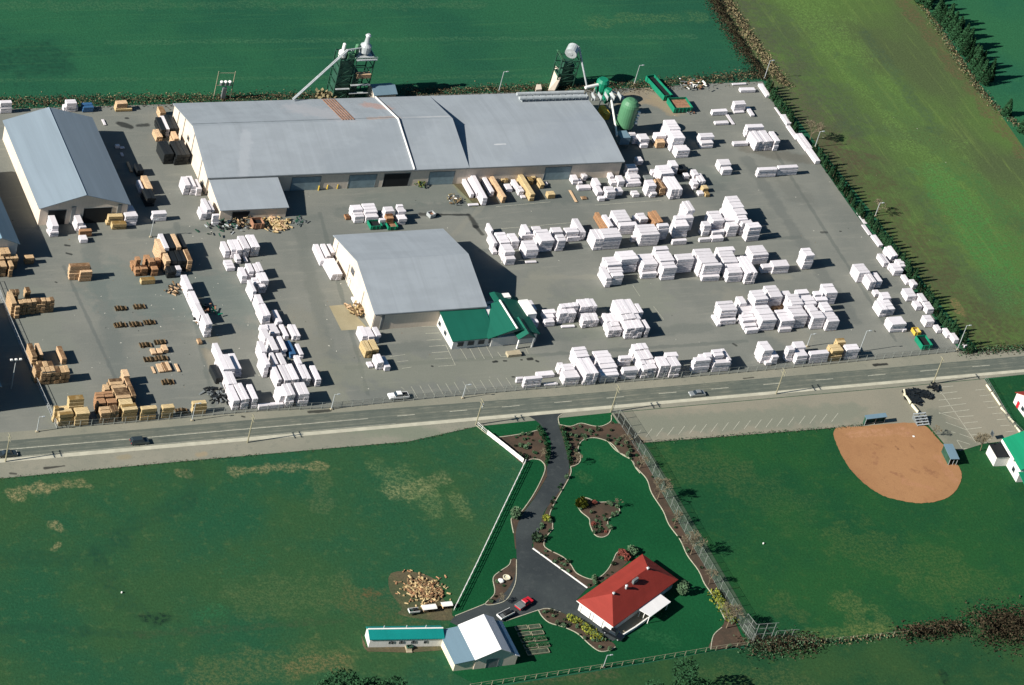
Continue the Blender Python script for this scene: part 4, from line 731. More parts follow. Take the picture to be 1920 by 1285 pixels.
for k in range(5):
    a = aa+k*.85; b0, b1 = F.D*.52, F.D*.985
    p = [F.L(a, b0), F.L(a+.4, b0), F.L(a+.4, b1), F.L(a, b1)]; z = [6.25+5.0*(1-(b-F.D/2)/(F.D/2)) for b in (b0, b0, b1, b1)]
    m.hexa([(q.x, q.y, w) for q, w in zip(p, z)], [(q.x, q.y, w+.12) for q, w in zip(p, z)])
m.build('skylight_strip', 'rust', e)
for b in (F.D*.86, F.D*.92):
    m = MB(); m.tube(F.L(amark((974, 192), 7), b, 8.0), F.L(F.W-1, b, 8.0), .55, n=8); m.build('roof_duct', 'steel', e)
m = MB()
for k in range(16): a = amark((980, 192), 7)+k*2.2; bx(m, F, a, F.D*.85, 6.2, a+.15, F.D*.93, 7.7)
m.build('duct_stand', 'steel', e)
m = MB()
for px in ((596, 356), (612, 354), (632, 352), (650, 352), (700, 350), (714, 349), (760, 346), (843, 342)):
    g0 = P(*px); m.tube(g0, g0+Vector((0, 0, 1.4)), .16, n=6)
m.build('bollard', 'yellow', None, label='row of yellow guard posts by the mill loading doors', cat='bollards') if False else None
for i, (px, w) in enumerate((((597, 357), 'left of the second mill door'), ((613, 355), 'second from left before the mill wall'), ((632, 354), 'third from left before the mill wall'), ((651, 353), 'at the left jamb of the grey mill door'), ((700, 350), 'right of the grey mill door'), ((761, 346), 'right of the dark mill door'), ((843, 342), 'right of the last mill door near the lumber bay'))):
    g0 = P(*px); m = MB(); m.tube(g0, g0+Vector((0, 0, 1.5)), .22, .2, n=8); m.tube(g0+Vector((0, 0, 1.5)), g0+Vector((0, 0, 1.62)), .2, .1, 8)
    m.build('guard_post', 'yellow', label='stubby yellow guard post '+w, cat='guard post', group='guard posts along the mill wall')
# lean-to
Fl = Fr((406.7, 396), (536, 390), (391, 336), 3.6)
e2 = empty('lean_to', Fl.L(0, 0), 'grey mono-pitch lean-to on the front left of the long mill', 'lean-to')
m = MB(); D = Fl.D; W = Fl.W
m.hexa([Fl.L(.4, .4), Fl.L(W-.4, .4), Fl.L(W-.4, D), Fl.L(.4, D)], [Fl.L(.4, .4, 3.4), Fl.L(W-.4, .4, 3.4), Fl.L(W-.4, D, 5.7), Fl.L(.4, D, 5.7)]); m.build('wall', 'beige_wall', e2)
m = MB(); slab(m, [Fl.L(0, 0, 3.7), Fl.L(W, 0, 3.7), Fl.L(W, D+.3, 6.02), Fl.L(0, D+.3, 6.02)]); m.build('roof', 'grey_roof', e2)
opening(e2, Fl, 4, 9, 0, 2.7, 's', 'dark', .4, name='doorway')
# middle warehouse
F = Fr((702, 590), (913, 575), (625, 441), 6.0)
e = empty('warehouse', F.L(0, 0), 'square pale warehouse with a light grey gabled roof in the middle of the yard', 'warehouse')
gable(e, F, 6.0, 4.7, 'u', 'grey_roof', 'beige_wall', .5, .5)
m = MB(); bx(m, F, .3, -.06, 5.5, F.W-.3, .02, 5.78); m.build('gutter', 'trim', e)
m = MB(); bx(m, F, 2.6, .3, 0, 3.4, .5, 5.7); m.build('downpipe', 'trim', e)
opening(e, F, F.D*.52, F.D*.58, 4.6, 6.4, 'w', 'glass', .5, name='window'); opening(e, F, F.D*.55, F.D*.58, 0, 2.3, 'w', 'white_trim', .5)
m = MB()
for b in (.6, F.D*.28, F.D*.62, F.D*.9): bx(m, F, .38, b, 0, .5, b+.2, 6)
m.build('pilaster', 'trim', e)

# green-roofed office
Fo = Fr((843.5, 642), (960, 630), (825, 592), 3.2)
e = empty('office', Fo.L(0, 0), 'low office with green hipped and gabled metal roofs at the warehouse corner', 'office')
L = Fo.L; W1 = (P(934, 614, 3.2)-Fo.o).dot(Fo.u); D = Fo.D
m = MB(); m.hexa([L(.5, .5), L(W1, .5), L(W1, D-.1), L(.5, D-.1)], [L(.5, .5, 3.1), L(W1, .5, 3.1), L(W1, D-.1, 5.2), L(.5, D-.1, 5.2)])
a0w, a1w = W1-3.5, W1+11; m.hexa([L(a0w, .0), L(a1w-.6, .0), L(a1w-.6, D+4), L(a0w, D+4)], [L(a0w, .0, 3.05), L(a1w-.6, .0, 3.05), L(a1w-.6, D+4, 3.05), L(a0w, D+4, 3.05)]); m.build('wall', 'white_wall', e)
m = MB(); slab(m, [L(0, 0, 3.3), L(W1-2, 0, 3.3), L(W1-2, D, 5.5), L(0, D, 5.5)])
rx = W1+3.2; rz = 6.1
slab(m, [L(W1-5, -.5, 3.45), L(rx, -.5, rz), L(rx, D+.6, rz), L(W1-5, D+.6, 3.45)]); slab(m, [L(rx, -.5, rz), L(a1w, -.5, 3.3), L(a1w, D+4.5, 3.3), L(rx, D+4.5, rz)])
slab(m, [L(rx-1.5, D+.6, 5.8), L(rx, D+.6, rz), L(rx, D+4.5, rz), L(rx-1.5, D+4.5, 5.8)])
# entrance gable
g0, g1 = rx+.3, rx+5.6; gm = (g0+g1)/2
slab(m, [L(g0, -2.2, 3.6), L(gm, -2.2, 5.5), L(gm, 5, 5.5), L(g0, 5, 3.6)]); slab(m, [L(gm, -2.2, 5.5), L(g1, -2.2, 3.6), L(g1, 5, 3.6), L(gm, 5, 5.5)])
m.build('roof', 'green_roof', e)
m = MB(); m.face([L(W1-4.4, -.05, 3.2), L(rx+4, -.05, 5.3), L(rx, -.05, rz-.3)]); m.face([L(g0+.3, -2.0, 3.5), L(g1-.3, -2.0, 3.5), L(gm, -2.0, 5.3)]); m.build('gable_end', 'trim', e)
m = MB(); m.tube(L(rx, -.5, rz+.02), L(rx, D+.6, rz+.02), .28, n=6); m.build('ridge_cap', 'white_trim', e)
for a in (g0+.4, g1-.4):
    m = MB(); bx(m, Fo, a-.2, -2.1, 0, a+.2, -1.7, 3.5); m.build('porch_post', 'white_trim', e)
for a in range(5): opening(e, Fo, 2+a*3.2, 3.7+a*3.2, .9, 2.3, 's', 'glass', .5, name='window')
opening(e, Fo, 5, 6.2, 1, 2.2, 'w', 'glass', .5, name='window'); opening(e, Fo, 9, 10.2, 1, 2.2, 'w', 'glass', .5, name='window')
m = MB(); bx(m, Fo, rx-3.5, -5.2, 0, rx+.6, -3.4, .9); m.build('planter_box', 'concrete', e)
# two white canopies behind the office
for px, lab in ((((938, 559), (958, 557), (934, 551)), 'small white box on the far end of the green office roof'), (((990, 590), (1007, 588), (972, 563)), 'white tarpaulined pile wedged behind the green office')):
    f2 = Fr(px[0], px[1], px[2], 5.2 if 'box' in lab else 4.2); m = MB(); z0 = 3.6 if 'box' in lab else 0
    m.obox(f2.o, f2.u, f2.v, f2.W, f2.D, z0, 5.2 if z0 else 4.2); m.build('roof_box' if z0 else 'covered_pile', 'white_trim', label=lab, cat='box' if z0 else 'pile')

# ------------------------------------------------------------------ house, garage, barn, mobile home, church
F = Fr((1084, 1125), (1150, 1177), (1204.4, 1038), 3.2)
e = empty('house', F.L(0, 0), 'white bungalow with a red hipped metal roof at the end of the drive', 'house')
hs, he, hw_ = P(1149.7, 1176, 3.2), P(1272, 1087, 3.2), P(1084, 1124.5, 3.2)
F.v = (he-hs).normalized(); F.u = Vector((F.v.y, -F.v.x, 0)); F.D = (he-hs).length; F.W = (hs-hw_).dot(F.u); F.o = Vector((hs.x, hs.y, 0))-F.u*F.W
m = MB(); o = .7; L = F.L; W, D = F.W, F.D; ze = 3.2
ra = P(1149.7, 1115.6, 6.6)-F.o; rb = P(1216.5, 1067, 6.6)-F.o
r0 = L(W/2, min(ra.dot(F.v), D*.4), 6.8); r1 = L(W/2, max(rb.dot(F.v), D*.65), 6.8)
c = [L(0, 0, ze), L(W, 0, ze), L(W, D, ze), L(0, D, ze)]
for f in ((c[0], c[1], r0), (c[1], c[2], r1, r0), (c[2], c[3], r1), (c[3], c[0], r0, r1)): m.face(f)
m.hexa([(p.x, p.y, ze-.25) for p in c], [(p.x, p.y, ze-.01) for p in c]); ro = m.build('roof', 'red_roof', e)
for t, hh in ((.02, .3), (.32, .6), (.97, .5)):
    p = r0.lerp(r1, t)+F.u*(.8 if t in (.32, .55) else .2); k = MB(); k.tube(Vector((p.x, p.y, 6.0)), Vector((p.x, p.y, 6.7+hh)), .3 if t < .9 else .2, n=8); k.tube(Vector((p.x, p.y, 6.7+hh)), Vector((p.x, p.y, 6.85+hh)), .42, .3, 8); k.build('vent_pipe', 'steel', ro)
k = MB(); p = r0.lerp(r1, .5)+F.u*1.1; k.obox((p.x, p.y, 0), F.v, -F.u, 2.0, .6, 5.8, 7.4); k.build('chimney', 'trim', ro)
m = MB(); m.obox(L(o, o), F.u, F.v, W-2*o, D-2*o, 0, ze-.2); m.build('wall', 'white_wall', e)
for a in (1.6, 5.6): opening(e, F, a, a+2.8, .05, 2.4, 's', 'white_trim', o, name='garage_door')
for b in (3, 8, 14): opening(e, F, b, b+1.6, 1, 2.3, 'w', 'glass', o, name='window')
m = MB(); m.face([L(-.02, -.02, ze-.26), L(W, -.02, ze-.26), L(W, -.02, ze+.0), L(-.02, -.02, ze+.0)]); m.build('fascia', 'white_trim', e)
F2 = Fr((1220.6, 1156), (1258, 1128.7), (1197, 1142), 2.8)
e = empty('patio_cover', F2.L(0, 0), 'flat white patio cover on posts beside the red-roofed house', 'patio cover')
m = MB(); q = [P(1220.6, 1156, 2.9), P(1258, 1128.7, 2.9), P(1237, 1113, 2.9), P(1196, 1142, 2.9)]; m.hexa([(p.x, p.y, 2.72) for p in q], q); m.build('roof_panel', 'white_roof', e)
for a in (.2, F2.W-.4):
    for b in (.3, F2.D/2, F2.D-.5): m = MB(); bx(m, F2, a, b, 0, a+.15, b+.15, 2.65); m.build('post', 'white_trim', e)
m = MB(); ribbon(m, gp(T6([(745, 992), (815, 1062), (940, 985), (1050, 905), (1080, 880)])), .35, 0, .8); m.build('garden_wall', 'white_trim', label='low white wall around the patio of the red-roofed house', cat='wall')
# barn
Fb = Fr(T7([(1105, 905)])[0], T7([(1510, 857)])[0], T7([(958, 587)])[0], 3.6)
e = empty('barn', Fb.L(0, 0), 'white metal barn with a broken gable roof beside the teal-roofed mobile home', 'barn')
m = MB(); L = Fb.L; W, D = Fb.W, Fb.D; pk = W*.52
m.hexa([L(.4, .4), L(W-.4, .4), L(W-.4, D-.4), L(.4, D-.4)], [L(.4, .4, 3.4), L(W-.4, .4, 3.0), L(W-.4, D-.4, 3.0), L(.4, D-.4, 3.4)])
for b in (.4, D-.6): m.face([L(.4, b, 3.4), L(W-.4, b, 3.0), L(W*.78, b, 4.6), L(pk, b, 6.1)]); m.face([L(pk, b+.2, 6.1), L(W*.78, b+.2, 4.6), L(W-.4, b+.2, 3.0), L(.4, b+.2, 3.4)])
m.build('wall', 'beige_wall', e)
m = MB(); slab(m, [L(0, 0, 3.7), L(pk, 0, 6.5), L(pk, D, 6.5), L(0, D, 3.7)], .15); m.build('roof', 'white_roof', e)
m = MB(); slab(m, [L(pk, 0, 6.5), L(W*.77, 0, 5.0), L(W*.77, D, 5.0), L(pk, D, 6.5)], .15); m.build('roof', 'white_roof', e)
m = MB(); slab(m, [L(W*.77, .2, 4.3), L(W*.9, .2, 3.6), L(W*.9, D, 3.6), L(W*.77, D, 4.3)], .15); m.build('roof', 'slate_roof', e)
m = MB(); slab(m, [L(W*.9, 0, 3.7), L(W, 0, 3.2), L(W, D, 3.2), L(W*.9, D, 3.7)], .15); m.build('roof', 'white_roof', e)
m = MB(); slab(m, [L(-5.2, .3, 2.75), L(.1, .3, 3.45), L(.1, D-.2, 3.45), L(-5.2, D-.2, 2.75)], .15); m.build('lean_to_roof', 'slate_roof', e)
m = MB(); m.hexa([L(-4.9, .6), L(.3, .6), L(.3, D-.5), L(-4.9, D-.5)], [L(-4.9, .6, 2.6), L(.3, .6, 3.2), L(.3, D-.5, 3.2), L(-4.9, D-.5, 2.6)]); m.build('lean_to_wall', 'cream_wall', e)
opening(e, Fb, W*.3, W*.55, 0, 2.8, 's', 'trim', .4)
# mobile home
F = Fr((694.4, 1199.6), (835, 1197.5), (685, 1175), 2.9)
e = empty('mobile_home', F.L(0, 0), 'long white mobile home with a teal metal roof', 'mobile home')
_, ro = gable(e, F, 2.9, .9, 'u', 'teal_roof', 'white_wall', .25, .6)
m = MB(); m.tube(F.L(0, F.D*.6, 3.84), F.L(F.W, F.D*.6, 3.84), .2, n=6); m.build('ridge_cap', 'white_trim', ro)
for a in (.27, .3, .41, .43, .57, .59, .74): opening(e, F, F.W*a, F.W*a+.7, 1.2, 1.9, 's', 'glass', .25, name='window')
for a in (.22, .52, .78): m = MB(); m.tube(F.L(F.W*a, F.D*.75, 3.4), F.L(F.W*a, F.D*.75, 4.2), .12, n=6); m.build('vent_pipe', 'steel', ro)
m = MB(); bx(m, F, F.W*.5, -1.2, 0, F.W*.5+1.4, .2, .5); bx(m, F, F.W*.5, -1.9, 0, F.W*.5+1.4, -1.2, .25); m.build('doorstep', 'concrete', e)
# church hall at the right
F = Fr((1917, 905), (1990, 897), (1876, 822), 4.2)
F = Fr(U1([(720, 925)])[0], (1990, 879), U1([(532, 655)])[0], 5.0)
e = empty('church_hall', F.L(0, 0), 'white hall with a green metal roof cut off by the right photo edge', 'hall')
gable(e, F, 5.0, 2.8, 'v', 'church_roof', 'white_wall', .5, .5)
for b in (3, 8, 13, 18): opening(e, F, b, b+1.2, 1.2, 2.6, 'w', 'glass', .5, name='window')
m = MB(); bx(m, F, -.1, F.D-8.5, 4.1, .1, F.D-.2, 5.0); m.build('fascia', 'white_trim', e)
m = MB(); bx(m, F, -3.6, F.D-5.8, 0, .45, F.D-.4, 3.4); m.build('annex_wall', 'white_wall', e)
m = MB(); bx(m, F, -3.8, F.D-6.0, 3.4, .3, F.D-.2, 3.55); m.build('annex_roof', 'dark', e)
m = MB(); slab(m, [F.L(0, -7, 3.0), F.L(8, -7, 3.0), F.L(8, .6, 3.8), F.L(0, .6, 3.8)], .2); m.build('porch_roof', 'church_roof', e)
for a in (.4, 6): m = MB(); m.tube(F.L(a, -6.6), F.L(a, -6.6, 3), .15, n=6); m.build('porch_post', 'white_trim', e)
F = Fr(U1([(690, 400)])[0], (1990, 766), U1([(680, 262)])[0], 3.6)
F = Fr((1925, 771), (1990, 764), (1908, 735), 3.6)
e = empty('house', F.L(0, 0), 'white house with a dark red roof at the right photo edge above the hall', 'house')
gable(e, F, 3.6, 2.4, 'u', 'red_roof', 'white_wall', .4, .5); opening(e, F, 2.4, 3.6, 1, 2.2, 'w', 'glass', .4, name='window'); opening(e, F, 5, 6, 0, 2.1, 'w', 'car_red', .4)

# ------------------------------------------------------------------ kiln tower and cyclone plant behind the mill
def strut(mb, px1, z1, px2, z2, r): mb.tube(P(*px1, z1), P(*px2, z2), r, n=6)
base = P(632, 184); e = empty('drying_tower', base, 'tall dark green steel drying tower with white pipes behind the mill', 'tower')
bu, bv = Vector((1, 0, 0)), Vector((0, 1, 0)); b0 = P(622, 190); TW, TD = 5.8, 5
def tb(mb, x0, y0, z0, x1, y1, z1, m=0): mb.box(b0.x+x0, b0.y+y0, z0, b0.x+x1, b0.y+y1, z1, m)
m = MB()
for x in (0, 5, 10.8):
    for y in (0, TD): tb(m, x-.15, y-.15, 0, x+.15, y+.15, 15.5)
for z in (3, 6, 9, 12, 15.2):
    for y in (0, TD): tb(m, 0, y-.1, z-.12, 10.8, y+.1, z+.12)
    for x in (0, 5, 10.8): tb(m, x-.1, 0, z-.1, x+.1, TD, z+.1)
for z in (0, 6, 9): m.tube(b0+Vector((0, 0, z)), b0+Vector((5, 0, z+3)), .09, n=4); m.tube(b0+Vector((5, 0, z)), b0+Vector((10.8, 0, z+3)), .09, n=4)
m.build('frame', 'green_steel', e)
m = MB(); tb(m, .4, .6, .2, 4.7, TD-.4, 14.2); tb(m, 5.3, .6, .2, 7.4, TD-.4, 9); m.build('bin_body', 'green_steel', e)
for q in ((4.7, 5.8, 10.9, 6.0), (4.7, 2.9, 10.9, 3.05), (.1, 4.6, 4.5, 4.75)): m = MB(); tb(m, q[0], -.8, q[1], q[2], -.1, q[3]); m.build('walkway', 'steel', e)
m = MB(); tb(m, 4.8, -.8, 14.9, 11.3, TD+.4, 15.05)
for k in range(9): tb(m, 4.8+k*.8, -.8, 15.05, 4.86+k*.8, -.75, 16.1)
tb(m, 4.8, -.82, 16.05, 11.3, -.74, 16.15); m.build('walkway', 'steel', e)
m = MB(); tb(m, 6.2, -.4, 8.2, 10.6, 1.2, 9.6); m.build('chute', 'wood_pale', e)
m = MB(); c = b0+Vector((8.2, 2.5, 0)); m.lathe(c, [(.5, 15), (1.6, 16), (1.7, 18.2), (.8, 19), (.55, 21.5), (.9, 21.7), (.5, 22.2)], 14); m.build('cyclone', 'steel', e, smooth=False)
m = MB(); c = b0+Vector((1.2, 2.5, 0)); m.lathe(c, [(.3, 13.5), (1.2, 14.6), (1.2, 16.2), (.5, 16.8), (.5, 19), (.2, 19.2)], 14); m.build('cyclone', 'white_trim', e)
m = MB(); m.lathe(b0+Vector((5.5, 2.5, 0)), [(.4, 15), (.8, 15.6), (.6, 18.4), (.3, 18.7)], 10); tb(m, 2.6, .8, 14.3, 4.4, 2.6, 16.2); m.build('motor_housing', 'silo_green', e)
top = b0+Vector((2.0, 1.4, 17.5)); lo = P(549, 187, 7.0)
m = MB()
for s in (-.28, .28): m.tube(lo+Vector((0, s, 0)), top+Vector((0, s, 0)), .2, n=8)
m.tube(top, top+Vector((5.5, .8, .2)), .24, n=8); m.build('conveyor_pipe', 'steel', e)
m = MB()
for _ in range(260):
    p = b0+Vector((random.gauss(-2.2, 1.2), random.gauss(.6, 1.4), random.random()*2)); s = .5; u = Vector((random.gauss(0, 1), random.gauss(0, 1), random.gauss(0, 1))).normalized(); v = u.orthogonal(); m.face([p-u*s, p+v*s, p+u*s, p-v*s])
m.build('sawdust_heap', 'straw', label='tan sawdust heap at the foot of the drying tower', cat='sawdust heap', kind='stuff')
F = Fr((697, 180), (741, 177), (693, 158), 3.6)
e = empty('boiler_shed', F.L(0, 0), 'low shed with a blue and white roof right of the drying tower', 'shed')
gable(e, F, 3.6, 1.4, 'u', 'slate_roof', 'beige_wall', .3, .5); opening(e, F, 2, 4, 0, 2.4, 's', 'dark', .3)
# cyclone plant
b0 = P(1052, 158); e = empty('cyclone_tower', b0, 'green steel tower topped by a grey drum and a long white down-pipe', 'tower')
m = MB()
for x in (-3, 3):
    for y in (-2, 2): tb(m, x-.14, y-.14, 0, x+.14, y+.14, 11)
for z in (2.5, 5, 7.5, 10):
    for y in (-2, 2): tb(m, -3, y-.1, z-.1, 3, y+.1, z+.1)
    for x in (-3, 3): tb(m, x-.1, -2, z-.1, x+.1, 2, z+.1)
    m.tube(b0+Vector((-3, -2, z-2.5)), b0+Vector((3, -2, z)), .09, n=4)
m.build('frame', 'green_steel', e)
m = MB(); tb(m, -2.6, -1.6, .2, 2.6, 1.6, 4.6); tb(m, -1.6, -1.2, 4.8, .9, 1.2, 8.8); tb(m, 1.2, -1, 5, 2.4, .8, 7.6); m.build('bin_body', 'green_steel', e)
m = MB(); c = b0+Vector((.6, 0, 12.4)); m.tube(c+Vector((-.9, -1.1, -.2)), c+Vector((.9, 1.1, .5)), 1.9, n=18); m.tube(c+Vector((-.95, -1.16, -.22)), c+Vector((-1.0, -1.24, -.24)), .7, n=10); m.build('fan_drum', 'steel', e)
m = MB(); m.tube(c+Vector((1.6, 0, 1.6)), c+Vector((2.2, 0, .9)), .35, n=8); m.tube(c+Vector((2.2, 0, .9)), P(1101, 165, 2.2), .32, n=8); m.build('down_pipe', 'steel', e)
m = MB(); m.tube(c+Vector((-5.2, 0, .6)), c+Vector((-2.6, -1, -3)), .2, n=6); m.tube(c+Vector((-4.8, 0, .5)), c+Vector((-2.2, -1, -3)), .2, n=6); m.build('chain_guard', 'silo_green', e)
m = MB(); q = [P(1026, 176, 0.2), P(1038, 176, .2), P(1050, 158, .2), P(1036, 145, .2)]; m.hexa(q, [Vector((p.x, p.y, z)) for p, z in zip(q, (1.5, 1.5, 4.5, 4.5))]); m.build('hood', 'beige_wall', e)
m = MB(); q = [P(1003, 176, .1), P(1014, 175, .1), P(1012, 166, .1), P(1004, 166, .1)]; m.hexa(q, [Vector((p.x, p.y, 1.6)) for p in q]); m.build('hopper_end', 'beige_wall', e)
# green sifter on the roof corner
b0 = P(1122, 196); e = empty('dust_collector', b0, 'bright green dust collector at the right rear corner of the mill', 'dust collector')
m = MB(); m.lathe(b0+Vector((0, 1, 0)), [(.5, 2.6), (1.6, 4.4), (2.0, 5.2), (2.0, 8.0), (1.4, 8.8)], 14); m.lathe(b0+Vector((.8, -2.2, 0)), [(.4, 2.0), (1.3, 3.6), (1.4, 6.6), (.9, 7.4)], 12); m.build('cyclone', 'green_paint', e)
m = MB()
for x in (-1.5, 1.7):
    for y in (-3, 2): tb(m, x-.12, y-.12, 0, x+.12, y+.12, 5)
for z in (1.5, 3.4): tb(m, -1.5, -3.1, z, 1.7, -2.9, z+.2); tb(m, -1.5, 1.9, z, 1.7, 2.1, z+.2)
m.build('frame', 'steel', e)
m = MB(); m.tube(b0+Vector((1.0, -3, 6.6)), P(1157, 255, 4.4), .32, n=8); m.tube(b0+Vector((-1.5, .5, 7.2)), b0+Vector((-6.5, -.5, 7.0)), .5, n=8); m.build('duct', 'white_trim', e)
m = MB(); m.tube(b0+Vector((2, 1, 5)), b0+Vector((8, 1, 2.2)), .25, n=6); m.tube(b0+Vector((2, 0, 4.4)), b0+Vector((8.3, .2, 1.4)), .2, n=6); m.tube(b0+Vector((8, 1, 2.2)), b0+Vector((8, -4, 1)), .3, n=6); m.build('auger', 'steel', e)
m = MB(); tb(m, -1.6, -8, 0, .2, -3.4, 2.2); m.build('walkway', 'yellow', e)
# silo
b0 = P(1166, 250); e = empty('silo', b0, 'fat pale green bullet-shaped silo beside the mill corner', 'silo')
m = MB(); m.lathe(b0, [(.5, 1.2), (2.6, 3.2), (2.7, 3.4), (2.7, 10.6), (2.5, 11.4), (1.8, 12.3), (.9, 12.7)], 24); m.build('tank', 'silo_green', e, smooth=False)
m = MB()
for k in range(6): a = k*1.047+.3; m.tube(b0+Vector((2.4*math.cos(a), 2.4*math.sin(a), 0)), b0+Vector((2.5*math.cos(a), 2.5*math.sin(a), 3.4)), .14, n=6)
m.build('leg_ring', 'green_steel', e)
m = MB()
for k in range(4): tb(m, 2.0, -2.35, 5+k*1.3, 2.9, -1.6, 5.5+k*1.3)
m.build('step_bracket', 'white_trim', e)
b0 = P(1158, 280); e = empty('transfer_hopper', b0, 'square slate-blue hopper box at the mill\'s right end', 'hopper')
m = MB(); tb(m, 0, 0, 1.6, 3.4, 3.6, 4.2); m.build('box', 'slate_roof', e); m = MB(); [tb(m, x, y, 0, x+.2, y+.2, 1.6) for x in (.1, 3.1) for y in (.1, 3.3)]; m.build('stand', 'trim', e)
def bin_box(px, w, d, h, ang, mat, label, cat='skip', name='waste_skip', fill=None):
    g0 = P(*px); e = empty(name, g0, label, cat); e.rotation_euler.z = 0; u = Vector((math.cos(ang), math.sin(ang), 0)); v = Vector((-u.y, u.x, 0)); m = MB(); t = .15
    m.obox(g0, u, v, w, d, .15, .35)
    for q, a, b in ((g0, w, t), (g0+v*(d-t), w, t), (g0+v*t, t, d-2*t), (g0+v*t+u*(w-t), t, d-2*t)): m.obox(q, u, v, a, b, .35, h)
    n = int(w/1.2)
    for k in range(n): m.obox(g0+u*(k+.4)*w/n-v*.1, u, v, .12, .1, .3, h-.05)
    m.build('body', mat, e); m = MB(); m.obox(g0+u*(t+.02)+v*(t+.02), u, v, w-2*t-.04, d-2*t-.04, .36, h*.6); m.build('load', fill or 'rust', e)
bin_box((1243, 190), 3.2, 11, 2.0, .15, 'green_paint', 'long green waste skip slanting at the rear yard edge', fill='dark')
bin_box((1262, 213), 6.5, 5.5, 2.0, .0, 'green_paint', 'wide green waste skip in front of the slanting one', fill='rust')
bin_box((1727, 658), 3.4, 4.6, 1.9, 0, 'green_paint', 'dark green skip by the right end of the front yard fence', fill='dark')
bin_box((1714, 631), 2.0, 2.4, 1.4, 0, 'yellow', 'small yellow bin behind the dark green skip', fill='wood_yellow')
bin_box((694, 432), 3.6, 3.0, 1.4, 0, 'green_paint', 'green scrap bin against the back of the middle warehouse, left one', fill='dark'); bin_box((727, 433), 3.0, 2.4, 1.3, 0, 'green_paint', 'green scrap bin against the back of the middle warehouse, right one', fill='rust')
bin_box((806, 411), 2.0, 1.8, 1.3, .3, 'steel', 'small pale bin standing alone behind the middle warehouse')
bin_box((474, 431), 3.2, 3.0, 2.0, 0, 'rust', 'rusty bin of offcuts in front of the lean-to', fill='dark')
bin_box((395, 549), 2.2, 4.0, 1.3, -.3, 'green_paint', 'green tractor-like bin beside the diagonal white stacks', fill='rust') if False else None

def debris(name, px, r, n, mats, label, cat, size=.8, hgt=.8, kind='stuff', elong=1):
    m = MB(); c = P(*px)
    for _ in range(n):
        a = random.uniform(0, 3.14); p = c+Vector((random.gauss(0, r*.45)*elong, random.gauss(0, r*.45), random.random()*hgt)); u = Vector((math.cos(a), math.sin(a), random.gauss(0, .15))).normalized(); v = Vector((-u.y, u.x, 0)).normalized()
        L, w, t = size*random.uniform(.6, 1.8), size*random.uniform(.15, .5), .12; p = p-u*L/2
        b = [p, p+u*L, p+u*L+v*w, p+v*w]; m.hexa(b, [q+Vector((0, 0, t+random.random()*.2)) for q in b], random.randrange(len(mats)))
    return m.build(name, mats, label=label, cat=cat, kind=kind)
debris('scrap_heap', (455, 418), 3.2, 70, ['wood_pale', 'straw', 'bearer', 'dark'], 'jumbled scrap lumber heap before the lean-to', 'scrap heap')
debris('plank_pile', (518, 423), 3.6, 80, ['wood_yellow', 'wood_pale', 'wood_yellow'], 'spread of pale planks right of the rusty bin', 'plank pile', 1.3, .5, elong=1.3)
debris('netting', (562, 416), 2.0, 40, ['green_steel', 'trim'], 'flat grey-green netting on the asphalt right of the planks', 'netting', .9, .12)
debris('pallet_heap', (425, 424), 4, 70, ['green_steel', 'trim', 'dark', 'steel'], 'dark heap of pallets under the lean-to front edge', 'pallet heap', .9, 1, elong=1.6)
debris('lumber_scraps', (668, 586), 2.4, 60, ['wood_pale', 'wood_yellow', 'bearer'], 'loose boards leaning by the middle warehouse gable', 'boards', 1.3, 1.6)
debris('junk', (388, 582), 2.6, 45, ['green_paint', 'trim', 'rust', 'dark'], 'low green and rusty junk beside the white diagonal file', 'junk', .8, .9)
debris('junk', (374, 602), 2.4, 45, ['rust', 'bearer', 'dark', 'white_trim'], 'dark rusty junk below the green junk', 'junk', .8, .9)
debris('lumber_scraps', (325, 545), 2.6, 45, ['wood_pale', 'bearer', 'dark'], 'small boards left of the top of the diagonal white file', 'boards', .8, .7)
debris('junk', (855, 375), 2.5, 40, ['trim', 'straw', 'bearer', 'white_trim'], 'grey junk at the left edge of the lumber bay', 'junk', .8, .9)
debris('lumber_scraps', (1302, 162), 3.0, 60, ['white_trim', 'rust', 'trim', 'straw'], 'scrap pile at the rear yard edge right of the skips', 'scrap pile', .9, 1.2, elong=1.6)
debris('lumber_scraps', (1290, 208), 2.0, 30, ['white_trim', 'rust', 'trim'], 'scraps spilled right of the wide skip', 'scrap pile', .7, .6)
debris('black_tarp_heap', (405, 745), 3.0, 60, ['wrap_black', 'dark', 'trim'], 'black tarpaulin heap left of the short white row', 'tarpaulin heap', 1.2, 1.6)
debris('lumber_scraps', (1475, 580), 2.6, 40, ['wood_pale', 'bearer', 'rust'], 'broken boards on top of the right block of stacks', 'boards', .9, 1.0)
debris('shrubbery_scrap', (788, 348), 1.6, 40, ['shrub_yellow', 'shrub_green'], 'small yellow-green bush between the mill doors', 'bush', .6, 1.6)
